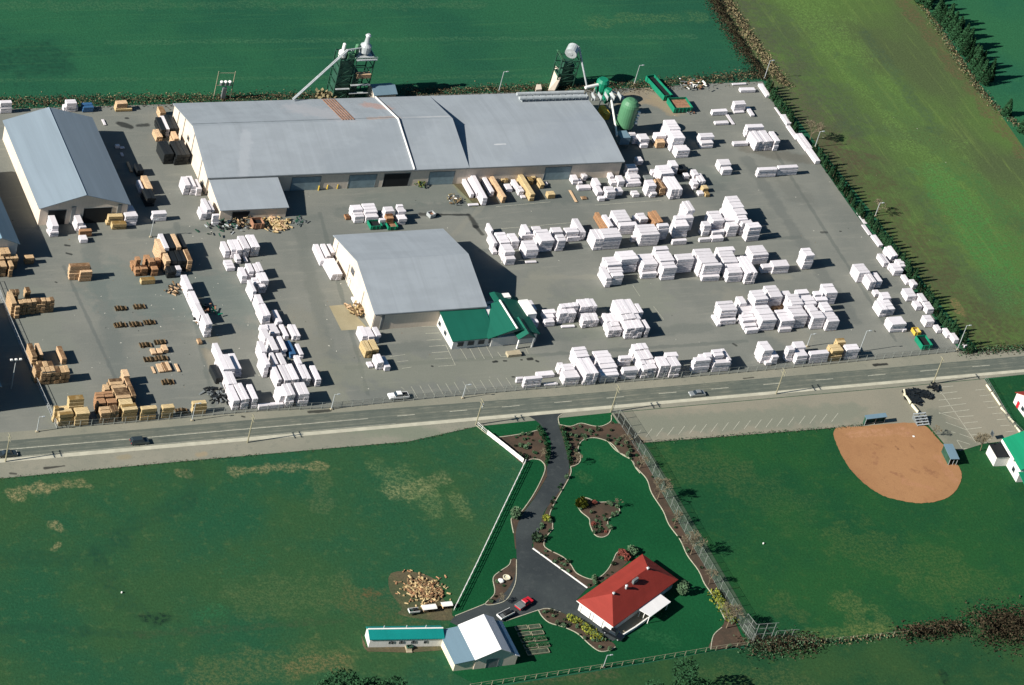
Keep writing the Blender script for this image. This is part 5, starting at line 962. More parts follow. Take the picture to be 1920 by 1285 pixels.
# low sticker piles in the left yard
i = 0
for (X, Y), lab in zip(R6([(1080, 950), (1245, 935), (1075, 1100), (1210, 1092), (1335, 1075)])+R7([(1300, 230), (1430, 205), (1340, 358), (1445, 348), (1500, 560), (1620, 818)]),
        ('left one of the upper pair', 'right one of the upper pair', 'left one of the row of three', 'middle one of the row of three', 'right one of the row of three', 'left of the small brown pile behind the tan boards', 'right behind the tan boards', 'left one between the two tan rows', 'right one between the two tan rows', 'alone below the last tan row', 'between two yellow stacks of the front row')):
    c = P(X, Y); m = MB()
    for k in range(26):
        z = .12+(k//7)*.16; m.box(c.x-1.7+(k % 7)*.48+random.gauss(0, .05), c.y-.8+random.gauss(0, .12), z-.12, c.x-1.7+(k % 7)*.48+.3, c.y+.8+random.gauss(0, .12), z, k % 2)
    for x in (-1.5, 0, 1.4): m.box(c.x+x, c.y-.9, .0, c.x+x+.1, c.y+.9, .05, 1)
    m.build('sticker_pile', ['bearer', 'bramble_dark'], label='low brown stick pile, '+lab, cat='stick pile', group='low stick piles in the left yard')

# ------------------------------------------------------------------ vegetation
thicket('bramble_strip', [(-20, 194), (200, 190), (330, 188), (540, 184), (620, 182)], 5, 1.1, 6, ['bramble', 'bramble', 'bramble_dark', 'bramble', 'straw'], 'brown bramble and dry grass strip along the back of the left yard', 'brambles', size=.22)
thicket('bramble_strip', [(755, 176), (1010, 168), (1110, 165), (1230, 160), (1330, 150), (1425, 140)], 5, 1.1, 6, ['bramble', 'bramble', 'bramble_dark', 'bramble', 'straw'], 'brown bramble strip behind the long mill and the rear right yard', 'brambles', size=.22)
thicket('hedgerow', [(1322, -30), (1350, 30), (1388, 92), (1428, 148)], 4.5, 2.4, 9, ['bramble', 'bramble_dark', 'bramble_dark'], 'leafless brown hedgerow between the green and the striped field', 'hedgerow', size=.26)
thicket('dry_grass_strip', [(1350, -20), (1380, 30), (1420, 90), (1455, 140), (1475, 160)], 4, .7, 6, ['straw', 'bramble', 'straw'], 'strip of pale dry grass right of the leafless hedgerow', 'dry grass')
thicket('dry_grass_strip', [(1712, -10), (1745, 30), (1790, 100), (1830, 160), (1860, 195), (1925, 250)], 3, .6, 5, ['straw', 'bramble', 'shrub_green'], 'strip of dry grass in front of the top right conifers', 'dry grass')
thicket('bramble_hedge', [(1400, 1213), (1460, 1211), (1525, 1207)], 6, 2.2, 9, ['bramble_dark', 'bramble', 'shrub_green'], 'brown bramble hedge right of the corner bed', 'hedge')
thicket('bramble_hedge', [(1528, 1208), (1690, 1190)], 2.0, .8, 4, ['bramble', 'shrub_green', 'straw'], 'thin weedy line along the south field fence', 'hedge')
thicket('bramble_hedge', [(1690, 1191), (1745, 1184), (1800, 1176)], 5, 2.2, 9, ['bramble_dark', 'bramble'], 'small dark brown bramble hedge near the lower right corner', 'hedge')
thicket('bramble_thicket', [(1835, 1180), (1880, 1178), (1960, 1176)], 11, 3.2, 11, ['bramble_dark', 'bramble_dark', 'bramble'], 'broad dark brown thicket at the lower right photo edge', 'thicket')
thicket('field_edge', [(-10, 899), (333, 866), (640, 840), (766, 830), (890, 800)], 1.0, .25, 3, ['shrub_green', 'conifer', 'bramble'], 'weedy dark line between roadside gravel and pasture', 'weeds', size=.16)
thicket('field_edge', [(1190, 832), (1400, 815), (1560, 803), (1620, 797)], 1.2, .5, 4, ['conifer', 'shrub_green', 'bramble'], 'dark grassy edge between gravel lot and sports field', 'weeds', size=.18)
thicket('roadside_grass', [(1800, 662), (1925, 652)], 3, .8, 6, ['conifer', 'shrub_green', 'bramble'], 'rough grass by the road right of the yard corner', 'rough grass')

def alongpx(px, step):
    pts = gp(px); out = []; acc = 0
    for a, b in zip(pts[:-1], pts[1:]):
        L = (b-a).length
        while acc < L: out.append(a.lerp(b, acc/L)); acc += step
        acc -= L
    return out
protos = [conifer('hedge_cypress', h, r, n, .3, 'cedar', 'narrow green cypress in the trimmed row between yard and striped field', 'cypress', 'cypress trees in the right boundary row', P(1437, 170)) for h, r, n in ((5.2, .95, 420), (4.6, .85, 380), (5.8, 1.0, 460))]
first = [True]*3
for px in ([(1436, 168), (1452, 194), (1472, 220), (1495, 256)], [(1522, 284), (1545, 312), (1580, 362), (1606, 396), (1638, 432), (1668, 474), (1698, 512), (1730, 556), (1762, 600), (1794, 638), (1822, 662)]):
    for p in alongpx(px, 1.55):
        k = random.randrange(3); o = protos[k] if first[k] else copy_tree(protos[k]); first[k] = False
        o.location = p+Vector((random.gauss(0, .15), random.gauss(0, .15), 0)); o.rotation_euler.z = random.random()*6; s = random.uniform(.68, 1.0); o.scale = (s, s, s*random.uniform(.75, 1.15))
pr = conifer('conifer_tree', 8.5, 1.9, 900, .42, 'conifer', 'dark pointed conifer in the windbreak at the top right', 'conifer', 'conifers in the top right windbreak', P(1725, 10))
UU = reg(1680, 0, 4.283); f1 = True
for x, y in ((190, 20), (250, 60), (215, -40), (280, -10), (320, 140), (360, 180), (345, 90), (400, 215), (440, 260), (415, 190), (470, 320), (500, 300), (520, 380), (560, 400), (540, 440), (580, 500), (620, 480), (620, 560), (650, 600), (670, 560), (680, 640), (710, 680), (740, 640), (650, 530), (590, 440)):
    (q,) = UU([(x, y)]); o = pr if f1 else copy_tree(pr); f1 = False; o.location = P(*q); o.rotation_euler.z = random.random()*6; s = random.uniform(.7, 1.1); o.scale = (s, s, s)
for x, y, lab in ((880, 925, 'lone round dark conifer below the windbreak at the top right'), (1010, 1060, 'dark conifer at the right edge below the windbreak')):
    (q,) = UU([(x, y)]); o = copy_tree(pr); o.location = P(*q); o.scale = (.95, .95, .75); o['label'] = lab; del o['group']
def crown_tree(px, h, r, label, mat='conifer'):
    loc = P(*px); e = empty('evergreen_tree', loc, label, 'tree'); t = MB(); t.tube(loc, loc+Vector((0, 0, h*.6)), .35, .2, 7); t.build('trunk', 'bark', e)
    b = MB()
    for _ in range(9): clump(b, (loc.x+random.gauss(0, r*.45), loc.y+random.gauss(0, r*.45), loc.z+h*random.uniform(.45, .85)), r*random.uniform(.4, .6), 420, .38)
    b.build('crown', mat, e)
crown_tree((625, 1354), 13, 6, 'round dark tree top at the bottom photo edge, left one'); crown_tree((715, 1356), 13, 6, 'round dark tree top at the bottom photo edge, right one'); crown_tree((1262, 1350), 13, 8, 'added tree top standing in for dark shade below the red-roofed house')  # last crown is added in place of a band of shade
for px, h, sp, lab, dp in (((1199, 878), 5, .35, 'small leafless tree nearest the road in the fence row', 4), ((1233, 936), 8, .35, 'second leafless tree from the road in the fence row', 5), ((1264, 984), 5.5, .35, 'third leafless tree from the road in the fence row', 4), ((1295, 1040), 8, .35, 'fourth leafless tree from the road in the fence row', 5), ((1329, 1096), 6, .35, 'fifth leafless tree from the road in the fence row', 4),
        ((1362, 1178), 9, .45, 'big spreading leafless tree in the lower corner bed', 5), ((1172, 832), 4, .4, 'tiny leafless tree at the corner of the gravel lot', 4), ((1838, 845), 7, .45, 'leafless tree at the end of the car park beside the hall', 5), ((1519, 262), 8, .4, 'leafless tree in the gap of the cypress row', 5), ((1645, 400), 6, .4, 'leafless tree behind the middle of the cypress row', 4),
        ((1080, 870), 4, .3, 'slim bare tree at the left edge of the upper lawn', 4), ((1014, 858), 3.5, .3, 'slim bare tree left of the curved drive', 4), ((1156, 950), 3.5, .3, 'slim bare tree at the right tip of the island bed', 4), ((937, 1128), 3.5, .35, 'small bare tree in the bed with the white pots', 4), ((1752, 816), 4, .4, 'slim bare tree behind the infield', 4)):
    bare_tree(P(*px), h*.85, sp, lab, 'tree', None, dp)
# shrubs in the beds
def shrub(kind, r, n, mat, flat=.8):
    b = MB(); clump(b, (0, 0, r*flat*.75), r, n, r*.32, 0, flat=flat); return b.build(kind, mat, origin=(0, 0, 0))
SH = {'green': shrub('shrub', .8, 160, 'shrub_green'), 'small': shrub('shrub', .5, 110, 'conifer'), 'yellow': shrub('shrub', 1.1, 260, 'shrub_yellow', .7), 'red': shrub('shrub', .9, 190, 'shrub_red', .7), 'cone': shrub('conical_shrub', .7, 200, 'shrub_green', 1.6), 'row': shrub('hedge_shrub', .7, 170, 'conifer', 1.2)}
used = set()
def put(kind, p, s, label, group=None, name=None):
    o = SH[kind] if kind not in used else SH[kind].copy()
    if kind in used: COL.objects.link(o)
    used.add(kind); o.location = p; o.rotation_euler.z = random.random()*6; o.scale = (s, s, s*random.uniform(.8, 1.2)); o['label'] = label; o['category'] = 'shrub'
    if group: o['group'] = group
    elif 'group' in o: del o['group']
def inside(px, x, y):
    c = False
    for (x1, y1), (x2, y2) in zip(px, px[1:]+px[:1]):
        if (y1 > y) != (y2 > y) and x < (x2-x1)*(y-y1)/(y2-y1)+x1: c = not c
    return c
BD = {'a': (20, 'in the triangular mulch bed left of the drive mouth'), 'b': (46, 'in the long mulch bed right of the drive mouth'), 'd': (44, 'in the winding bed between lawn and drive'), 'e': (34, 'in the bean-shaped island bed of the lawn'), 'f': (22, 'in the bed below the garage apron'), 'h': (12, 'in the narrow bed along the tall fence'), 'g': (5, 'in the bed with the white pots')}
for k, (n, w) in BD.items():
    px = beds[k]; xs = [p[0] for p in px]; ys = [p[1] for p in px]; c = 0; tr = 0; got = []
    while c < n and tr < 5000:
        tr += 1; x, y = random.uniform(min(xs), max(xs)), random.uniform(min(ys), max(ys))
        if not inside(px, x, y) or any(abs(x-a)+abs(y-b) < 5 for a, b in got): continue
        got.append((x, y)); c += 1; kd = random.choice(('green', 'small', 'small', 'green', 'green', 'cone') if k != 'h' else ('small', 'small', 'green'))
        if k == 'e' and c % 7 == 0: kd = 'red'
        ad = {'green': 'loose grey-green shrub ', 'small': 'small dark green shrub ', 'cone': 'upright grey-green shrub ', 'red': 'reddish shrub '}[kd]
        put(kd, P(x, y), random.uniform(.4, .9), ad+w, {'green': 'grey-green shrubs ', 'small': 'small dark shrubs ', 'cone': 'upright shrubs ', 'red': 'red shrubs '}[kd]+w)
for px, w in ((T5([(595, 400), (640, 480), (668, 560), (672, 620), (660, 695)]), 'in the clipped row left of the drive mouth'), (T5([(800, 405), (830, 500), (850, 600), (872, 700)]), 'in the clipped row right of the drive mouth')):
    for p in alongpx(px, 1.9): put('row', p, random.uniform(.85, 1.1), 'dark clipped conifer shrub '+w, 'clipped shrubs '+w)
for kd, px, s, lab in (('cone', (1277, 1113), 2.2, 'large grey-green cone shrub behind the patio cover'), ('cone', (965, 970), 1.9, 'large grey-green shrub at the left bend of the drive'), ('yellow', (1024, 974), 1.0, 'round yellow-green shrub right of the drive bend'), ('yellow', (1089, 948), 1.5, 'yellow-green shrub at the left end of the island bed'),
        ('red', (1166, 1042), 1.5, 'reddish shrub at the top corner of the house, left one'), ('red', (1173, 1048), 1.2, 'reddish shrub at the top corner of the house, right one'), ('green', (1185, 1036), 1.8, 'grey shrub behind the red shrubs of the house'), ('green', (1006, 1012), 2.0, 'grey-green shrub at the top of the white drive kerb')):
    put(kd, P(*px), s, lab)
for px, w, lab in ((T6([(465, 965), (630, 1085)]), 2.0, 'yellow-green hedge in the bed below the garage'), (T6([(325, 875), (410, 925)]), 1.6, 'short yellow-green hedge left of the longer one'), (U6([(530, 955), (570, 1020), (605, 1085)]), 2.6, 'tall yellow-green hedge at the lower end of the tall fence')):
    thicket('hedge', px, w, 1.6, 26, ['shrub_yellow', 'shrub_yellow', 'shrub_green'], lab, 'hedge', kind=None, size=.35, lumps=.2)

# ------------------------------------------------------------------ poles
def pole(px, tpx, label, kind='light'):
    g0 = P(*px); vz, _, _ = vpx(g0); H = max(4, (px[1]-tpx[1])/vz[1]); e = empty('utility_pole' if kind != 'light' else 'light_pole', g0, label, 'utility pole' if kind != 'light' else 'light pole', 'utility poles along the road' if kind != 'light' else 'light poles')
    m = MB()
    if kind == 'light':
        m.tube(g0, g0+Vector((0, 0, H)), .14, .09, 7); m.build('pole', 'steel', e); m = MB(); m.obox(g0+Vector((-.3, -.3, 0)), Vector((1, 0, 0)), Vector((0, 1, 0)), .6, .6, 0, .35); m.build('footing', 'concrete', e)
        m = MB(); m.tube(g0+Vector((0, 0, H)), g0+Vector((.9, -.2, H+.15)), .07, n=5); m.rbox(g0.x+.7, g0.y-.35, H+.05, g0.x+1.4, g0.y-.05, H+.3, .05); m.build('lamp_head', 'steel', e)
    elif kind == 'triple':
        m.tube(g0, g0+Vector((0, 0, H)), .16, .1, 7); m.build('pole', 'steel', e); m = MB(); m.tube(g0+Vector((-1.2, 0, H)), g0+Vector((1.2, 0, H)), .06, n=5); m.build('crossarm', 'steel', e)
        for x in (-1.2, 0, 1.2): m = MB(); m.rbox(g0.x+x-.3, g0.y-.25, H+.05, g0.x+x+.3, g0.y+.25, H+.45, .06); m.build('lamp_head', 'white_trim', e)
    else:
        m.tube(g0, g0+Vector((0, 0, H)), .2, .13, 8); m.build('pole', 'pole_wood', e)
        for z in ((H-.5, H-1.6) if kind != 'arm' else (H-.5,)):
            m = MB(); m.obox(g0+Vector((-.06, -1.2, 0)), Vector((1, 0, 0)), Vector((0, 1, 0)), .14, 2.4, z, z+.14); ca = m.build('crossarm', 'pole_wood', e)
            for y in (-1.1, -.4, .4, 1.1): m = MB(); m.tube(g0+Vector((0, y, z+.14)), g0+Vector((0, y, z+.4)), .06, n=5); m.build('insulator', 'trim', ca)
        if kind == 'drum': m = MB(); m.tube(g0+Vector((.4, 0, H-2.6)), g0+Vector((.4, 0, H-1.5)), .32, n=10); m.build('transformer', 'steel', e)
for b, t, lab, k in (((464, 830), (473, 779), 'wooden utility pole at the lower road edge, lower left of the photo', 'pole'), ((10, 866), (13, 815), 'wooden utility pole at the left photo edge by the road', 'pole'), ((892, 797), (909, 750), 'utility pole with transformer left of the drive mouth', 'drum'), ((1145, 773), (1161, 724), 'utility pole right of the drive mouth', 'pole'),
        ((1455, 739), (1472, 693), 'utility pole at the road edge in the middle of the gravel lot', 'pole'), ((1749, 720), (1766, 671), 'utility pole beside the marked car park', 'arm'), ((21, 729), (27, 676), 'triple-headed lamp pole near the left photo edge', 'triple'), ((1795, 656), (1814, 611), 'steel lamp pole at the right end of the yard fence', 'light'), ((1641, 405), (1647, 381), 'lamp pole in the middle of the cypress row', 'light'),
        ((1611, 660), (1622, 621), 'lamp pole beside the yellow stack of the front row', 'light'), ((935, 172), (945, 135), 'lamp pole behind the right mill roof', 'light'), ((1189, 158), (1199, 123), 'lamp pole behind the green silo at the field edge', 'light'), ((1433, 148), (1443, 114), 'lamp pole at the top of the cypress row', 'light'), ((1528, 276), (1537, 247), 'lamp pole in the gap of the cypress row', 'light'),
        ((1131, 1252), (1137, 1229), 'short lamp pole below the garage bed', 'light'), ((69, 810), (75, 782), 'lamp pole at the left end of the road fence', 'light'), ((1513, 650), (1516, 627), 'lamp pole between front row stacks, behind the fence', 'light'), ((867, 747), (873, 722), 'lamp pole in front of the roadside parking bays', 'light'), ((282, 445), (288, 412), 'slim lamp pole right of the white shed front', 'light'),
        ((360, 789), (365, 757), 'lamp pole at the fence by the last yellow stack', 'light'), ((621, 768), (628, 740), 'lamp pole at the fence right of the white double column', 'light')):
    pole(b, t, lab, k)
a, b = P(400, 186), P(431, 186); e = empty('transformer_rack', a, 'twin-pole rack with three white-capped transformers at the north field edge', 'transformer rack')
for q in (a, b): m = MB(); m.tube(q, q+Vector((0, 0, 10)), .17, .12, 7); m.build('pole', 'pole_wood', e)
m = MB(); m.tube(a+Vector((0, 0, 9.4)), b+Vector((0, 0, 9.4)), .08, n=5); m.build('crossarm', 'pole_wood', e); m = MB(); m.tube(a+Vector((0, 0, 5)), b+Vector((0, 0, 5)), .14, n=5); m.build('crossarm', 'pole_wood', e)
for t in (.3, .55, .8): q = a.lerp(b, t)+Vector((0, 0, 5.1)); m = MB(); m.lathe(q, [(.5, 0), (.55, 1.1)], 12); tr = m.build('transformer', 'trim', e); m = MB(); m.lathe(q, [(.56, 1.1), (.5, 1.35), (.2, 1.5)], 12); m.build('cap', 'white_trim', tr)
m = MB(); q = a.lerp(b, .55); m.obox(q+Vector((-.6, -.4, 0)), Vector((1, 0, 0)), Vector((0, 1, 0)), 1.2, .8, 0, 4.2); m.build('cabinet', 'trim', e)

# ------------------------------------------------------------------ fences
def fence(name, px, h, step, label, mat='wire', rails=(.1, .55, 1), pr=.045, rr=.025, maxp=100, post='post', panel=None, cat='fence'):
    pts = gp(px); e = empty(name, pts[0], label, cat); pp = alongpx(px, step)[:maxp]
    m = MB(); m.tube(pts[0], pts[0]+Vector((0, 0, h)), pr, n=6); p0 = m.build(post, mat, e)
    for p in pp[1:]:
        c = p0.copy(); COL.objects.link(c); c.parent = e; c.location = p-pts[0]
    m = MB()
    for a, b in zip(pts[:-1], pts[1:]):
        for f in rails: m.tube(a+Vector((0, 0, h*f)), b+Vector((0, 0, h*f)), rr, n=4)
    m.build('rail', mat, e)
    if panel:
        m = MB(); ribbon(m, pts, .05, .1, h*.96); m.build('mesh_panel' if panel == 'mesh' else 'board_panel', panel, e)
    return e
t = NT('chain_link', .6, .3); t.out(lin(120, 126, 120, .75))
mx = t.n('ShaderNodeMixShader'); tr = t.n('ShaderNodeBsdfTransparent'); t.l(tr.outputs[0], mx.inputs[1]); t.l(t.b.outputs[0], mx.inputs[2]); mx.inputs[0].default_value = .09
t.l(mx.outputs[0], t.t.nodes['Material Output'].inputs[0]); M['mesh'] = t.m
fence('chain_link_fence', [(107, 804), (250, 793), (399, 779), (483, 772), (640, 765)], 2.2, 3.0, 'chain-link fence along the road in front of the left yard', panel='mesh', pr=.07)
fence('chain_link_fence', [(640, 765), (800, 748), (963, 734), (1276, 709)], 2.2, 3.0, 'chain-link fence along the road in front of the parking bays and front row', panel='mesh', pr=.07)
fence('chain_link_fence', [(1276, 709), (1460, 693), (1640, 675), (1802, 659)], 2.2, 3.0, 'chain-link fence along the road at the right part of the yard', panel='mesh', pr=.07)
fence('boundary_fence', [(-10, 530), (17, 600), (60, 700), (107, 804)], 1.6, 3, 'pale boundary fence at the left side of the yard', mat='steel', rr=.06)
fence('chain_link_fence', [(1148, 773), (1215, 876), (1290, 1010), (1411, 1211)], 3.6, 3.2, 'tall chain-link fence between the lawn and the sports field', panel='mesh', pr=.07, rails=(.05, .5, 1))
fence('board_fence', [(913, 815), (945, 840), (980, 868)], 1.5, 2.4, 'solid white board fence at the top of the white rail fence', 'white_trim', (.2, .8), .08, .05, panel='white_trim')
fence('rail_fence', [(984, 869), (938, 965), (893, 1060), (850, 1147)], 1.4, 2.4, 'white rail fence between the pasture and the lawn strip', 'white_trim', (.35, .7, 1), .09, .07)
fence('post_fence', [(880, 1291), (960, 1279), (1060, 1264), (1200, 1243), (1345, 1219), (1408, 1211)], 1.5, 3.0, 'wooden post fence along the bottom of the private lawn', 'pole_wood', (.5, 1), .1, .05)
fence('post_fence', [(1415, 1213), (1540, 1205), (1690, 1190), (1800, 1178)], 1.3, 4.0, 'wooden post fence between the sports field and the south field', 'pole_wood', (.9,), .1, .03)
fence('rail_fence', [(893, 797), (913, 815)], 1.2, 2.2, 'short white rail fence beside the utility pole', 'white_trim', (.5, 1), .07, .05)
fence('chain_link_fence', [(1846, 713), (1862, 740), (1890, 790), (1918, 818)], 1.6, 3, 'chain-link fence at the right side of the marked car park', panel='mesh', pr=.06)
for i, (p, q) in enumerate(zip([(410, 200), (455, 265), (535, 395), (600, 475), (655, 550), (705, 618)], [(450, 255), (530, 375), (585, 450), (645, 525), (700, 605), (740, 660)])):
    (a,), (b,) = U1([p]), U1([q]); m = MB(); a, b = P(*a), P(*b); m.tube(a+Vector((0, 0, .3)), b+Vector((0, 0, .3)), .3, n=8)
    m.build('kerb_log', 'cream_wall', label='pale kerb log, '+ORD[i+1]+' from the road at the right side of the car park', cat='kerb log', group='kerb logs beside the car park')
for i, (p, q) in enumerate((((548, 545), (560, 610)), ((568, 615), (625, 690)), ((635, 705), (705, 790)))):
    (a,), (b,) = T4([p]), T4([q]); m = MB(); ribbon(m, [P(*a), P(*b)], .35, 0, .8); m.build('barrier', 'cream_wall', label='low cream barrier at the lot edge, '+('top', 'middle', 'bottom')[i]+' piece', cat='barrier', group='low barriers by the gravel lot')
m = MB()  # loose black faces scattered low over the gravel
for x, y, r in ((640, 590, 2.0), (630, 640, 1.7), (700, 655, 1.5), (700, 560, 1.3), (765, 580, 1.6), (825, 600, 1.2), (572, 570, .7)):
    (q,) = T4([(x, y)]); c = P(*q)
    for _ in range(60):
        p = c+Vector((random.gauss(0, r*.4), random.gauss(0, r*.4), random.random()*.5)); u = Vector((random.gauss(0, 1), random.gauss(0, 1), .1)).normalized(); v = Vector((-u.y, u.x, random.gauss(0, .2))); m.face([p-u*.9, p+v*.7, p+u*.9, p-v*.7])
m.build('black_heap', 'wrap_black', label='black heap beside the low cream barriers on the gravel lot', cat='heap', kind='stuff')
(q,) = T4([(900, 510)]); debris('black_heap', q, 1.6, 40, ['wrap_black', 'dark'], 'small black heap at the foot of the car park pole', 'heap', 1, .6)

# ------------------------------------------------------------------ ball field furniture
def dugout(sw, se, nw, h, label, roofm_):
    F = Fr(sw, se, nw, h); e = empty('dugout', F.L(0, 0), label, 'dugout'); m = MB(); slab(m, [F.L(0, 0, h), F.L(F.W, 0, h), F.L(F.W, F.D, h+.3), F.L(0, F.D, h+.3)], .12); m.build('roof', roofm_, e)
    m = MB(); bx(m, F, .2, F.D-.4, 0, F.W-.2, F.D-.2, h); bx(m, F, .1, .3, 0, .25, F.D-.2, h); bx(m, F, F.W-.25, .3, 0, F.W-.1, F.D-.2, h); m.build('wall', 'green_steel', e)
    m = MB(); bx(m, F, .6, F.D-1.1, .4, F.W-.6, F.D-.6, .5); m.build('bench', 'pole_wood', e)
    for a in (.15, F.W/2, F.W-.3): m = MB(); m.tube(F.L(a, .25), F.L(a, .25, h), .07, n=6); m.build('post', 'steel', e)
dugout((1624, 786.5), (1663, 782), (1622, 780), 2.5, 'grey-roofed dugout at the top edge of the infield', 'slate_roof')
dugout((1783, 861), (1800, 861), (1768, 834), 2.5, 'long grey-roofed dugout right of the infield', 'slate_roof')
g0 = P(1720, 800); e = empty('bleachers', g0, 'small slatted bleachers at the upper right of the infield', 'bleachers')
for k in range(5): m = MB(); m.obox(g0+Vector((0, k*.8, 0)), Vector((1, 0, 0)), Vector((0, 1, 0)), 4, .4, .3+.35*k, .38+.35*k); m.build('bench', 'steel', e)
m = MB()
for x in (0.05, 2, 3.9): m.hexa([g0+Vector((x, 0, 0)), g0+Vector((x+.08, 0, 0)), g0+Vector((x+.08, 3.6, 0)), g0+Vector((x, 3.6, 0))], [g0+Vector((x, 0, .28)), g0+Vector((x+.08, 0, .28)), g0+Vector((x+.08, 3.6, 1.68)), g0+Vector((x, 3.6, 1.68))])
m.build('frame', 'trim', e)
e = fence('backstop', [(1392, 1180), (1408, 1200), (1450, 1197)], 5.5, 2.4, 'tall wire backstop standing in the corner of the sports field', panel='mesh', rails=(.05, .35, .7, 1), pr=.08, rr=.06, cat='backstop')
fence('backstop', [(1452, 1197), (1494, 1194)], 2.6, 2.4, 'low wire fence panel right of the backstop', panel='mesh', rails=(.1, 1), pr=.07, rr=.05, cat='fence')
m = MB(); q = P(1713, 819); m.box(q.x-.3, q.y-.3, .06, q.x+.3, q.y+.3, .14); m.build('base_plate', 'white_trim', label='white base plate on the brown infield', cat='base')
m = MB(); q = P(1431, 1020); m.lathe(q, [(.2, 0), (.22, .35), (.1, .4)], 8); m.build('field_marker', 'white_trim', label='tiny pale marker on the sports field', cat='marker')
m = MB(); q = P(228, 1112); m.lathe(q, [(.2, 0), (.22, .35), (.1, .4)], 8); m.build('field_marker', 'white_trim', label='tiny white marker in the pasture', cat='marker')

# ------------------------------------------------------------------ garden
for i in range(5):
    for j in range(2 if i < 4 else 1):
        (q,) = T7([(1478+26*i+j*118, 640+56*i-j*10)]); g0 = P(*q); w, d = (3.3, 1.3) if i < 4 else (6.0, 1.6); m = MB(); V3 = Vector
        e = empty('raised_bed', g0, 'raised vegetable bed, '+('left' if j == 0 and i < 4 else 'right' if i < 4 else 'widest')+' one of the '+ORD[i+1]+' row beside the barn', 'raised bed', 'raised beds beside the barn')
        for a, b, w2, d2 in ((0, 0, w, .12), (0, d-.12, w, .12), (0, .12, .12, d-.24), (w-.12, .12, .12, d-.24)): m.obox(g0+V3((a, b, 0)), V3((1, 0, 0)), V3((0, 1, 0)), w2, d2, 0, .4)
        m.build('timber_frame', 'pole_wood', e); m = MB(); m.box(g0.x+.12, g0.y+.12, 0, g0.x+w-.12, g0.y+d-.12, .32)
        m.build('soil', 'planter', e)
        if i in (2, 3):
            m = MB()
            for _ in range(60): p = g0+V3((random.uniform(.2, w-.2), random.uniform(.2, d-.2), random.uniform(.35, .7))); m.face([p-V3((.18, 0, 0)), p+V3((0, .18, .1)), p+V3((.18, 0, .05)), p-V3((0, .18, 0))])
            m.build('plants', 'cedar', e)
for px, r, mt, lab in ((T7([(1338, 197)])[0], .8, 'white_trim', 'round white tub in the bed left of the drive'), (T7([(1388, 167)])[0], 1.0, 'cream_wall', 'white ring planter in the bed left of the drive')):
    m = MB(); q = P(*px); m.lathe(q, [(r*.8, 0), (r, .5), (r*.75, .52), (r*.7, .3)] if 'ring' in lab else [(r*.8, 0), (r, .5), (r*.6, .7)], 14); m.build('planter_tub', mt, label=lab, cat='planter')
m = MB()
for _ in range(520):
    a = random.uniform(0, 6.28); rr = abs(random.gauss(0, .5)); (q,) = T7([(640+230*rr*math.cos(a), 280+150*rr*math.sin(a)+40*rr*math.cos(a))]); p = P(*q); p.z = random.random()*.9*(1-min(rr, .9)); a = random.uniform(0, 3.14); u = Vector((math.cos(a), math.sin(a), random.gauss(0, .2))).normalized()
    m.tube(p, p+u*random.uniform(.5, 1.2), random.uniform(.14, .3), n=5, m=random.randrange(3))
m.build('firewood_pile', ['wood_yellow', 'bearer', 'wood_orange'], label='scattered heap of split firewood in the pasture', cat='firewood pile', kind='stuff')
def covered(px, w, d, h, label):
    g0 = P(*px); e = empty('wood_rack', g0, label, 'wood rack'); m = MB()
    for k in range(60): x = random.uniform(0, w-.4); z = random.uniform(.2, h-.25); m.tube(g0+Vector((x+.2, .05, z)), g0+Vector((x+.2, d, z)), .16, n=5)
    m.build('logs', 'wood', e); m = MB(); m.hexa([g0+Vector(v) for v in ((-.1, -.1, h), (w+.1, -.1, h), (w+.1, d+.1, h), (-.1, d+.1, h))], [g0+Vector(v) for v in ((-.1, .3, h+.25), (w+.1, .3, h+.25), (w+.1, d-.3, h+.3), (-.1, d-.3, h+.3))]); m.build('cover', 'white_trim', e)
covered(T7([(635, 482)])[0], 3.6, 1.6, 1.2, 'white-covered firewood rack below the heap, left one'); covered(T7([(810, 450)])[0], 2.6, 1.4, 1.2, 'white-covered firewood rack by the end of the white fence')

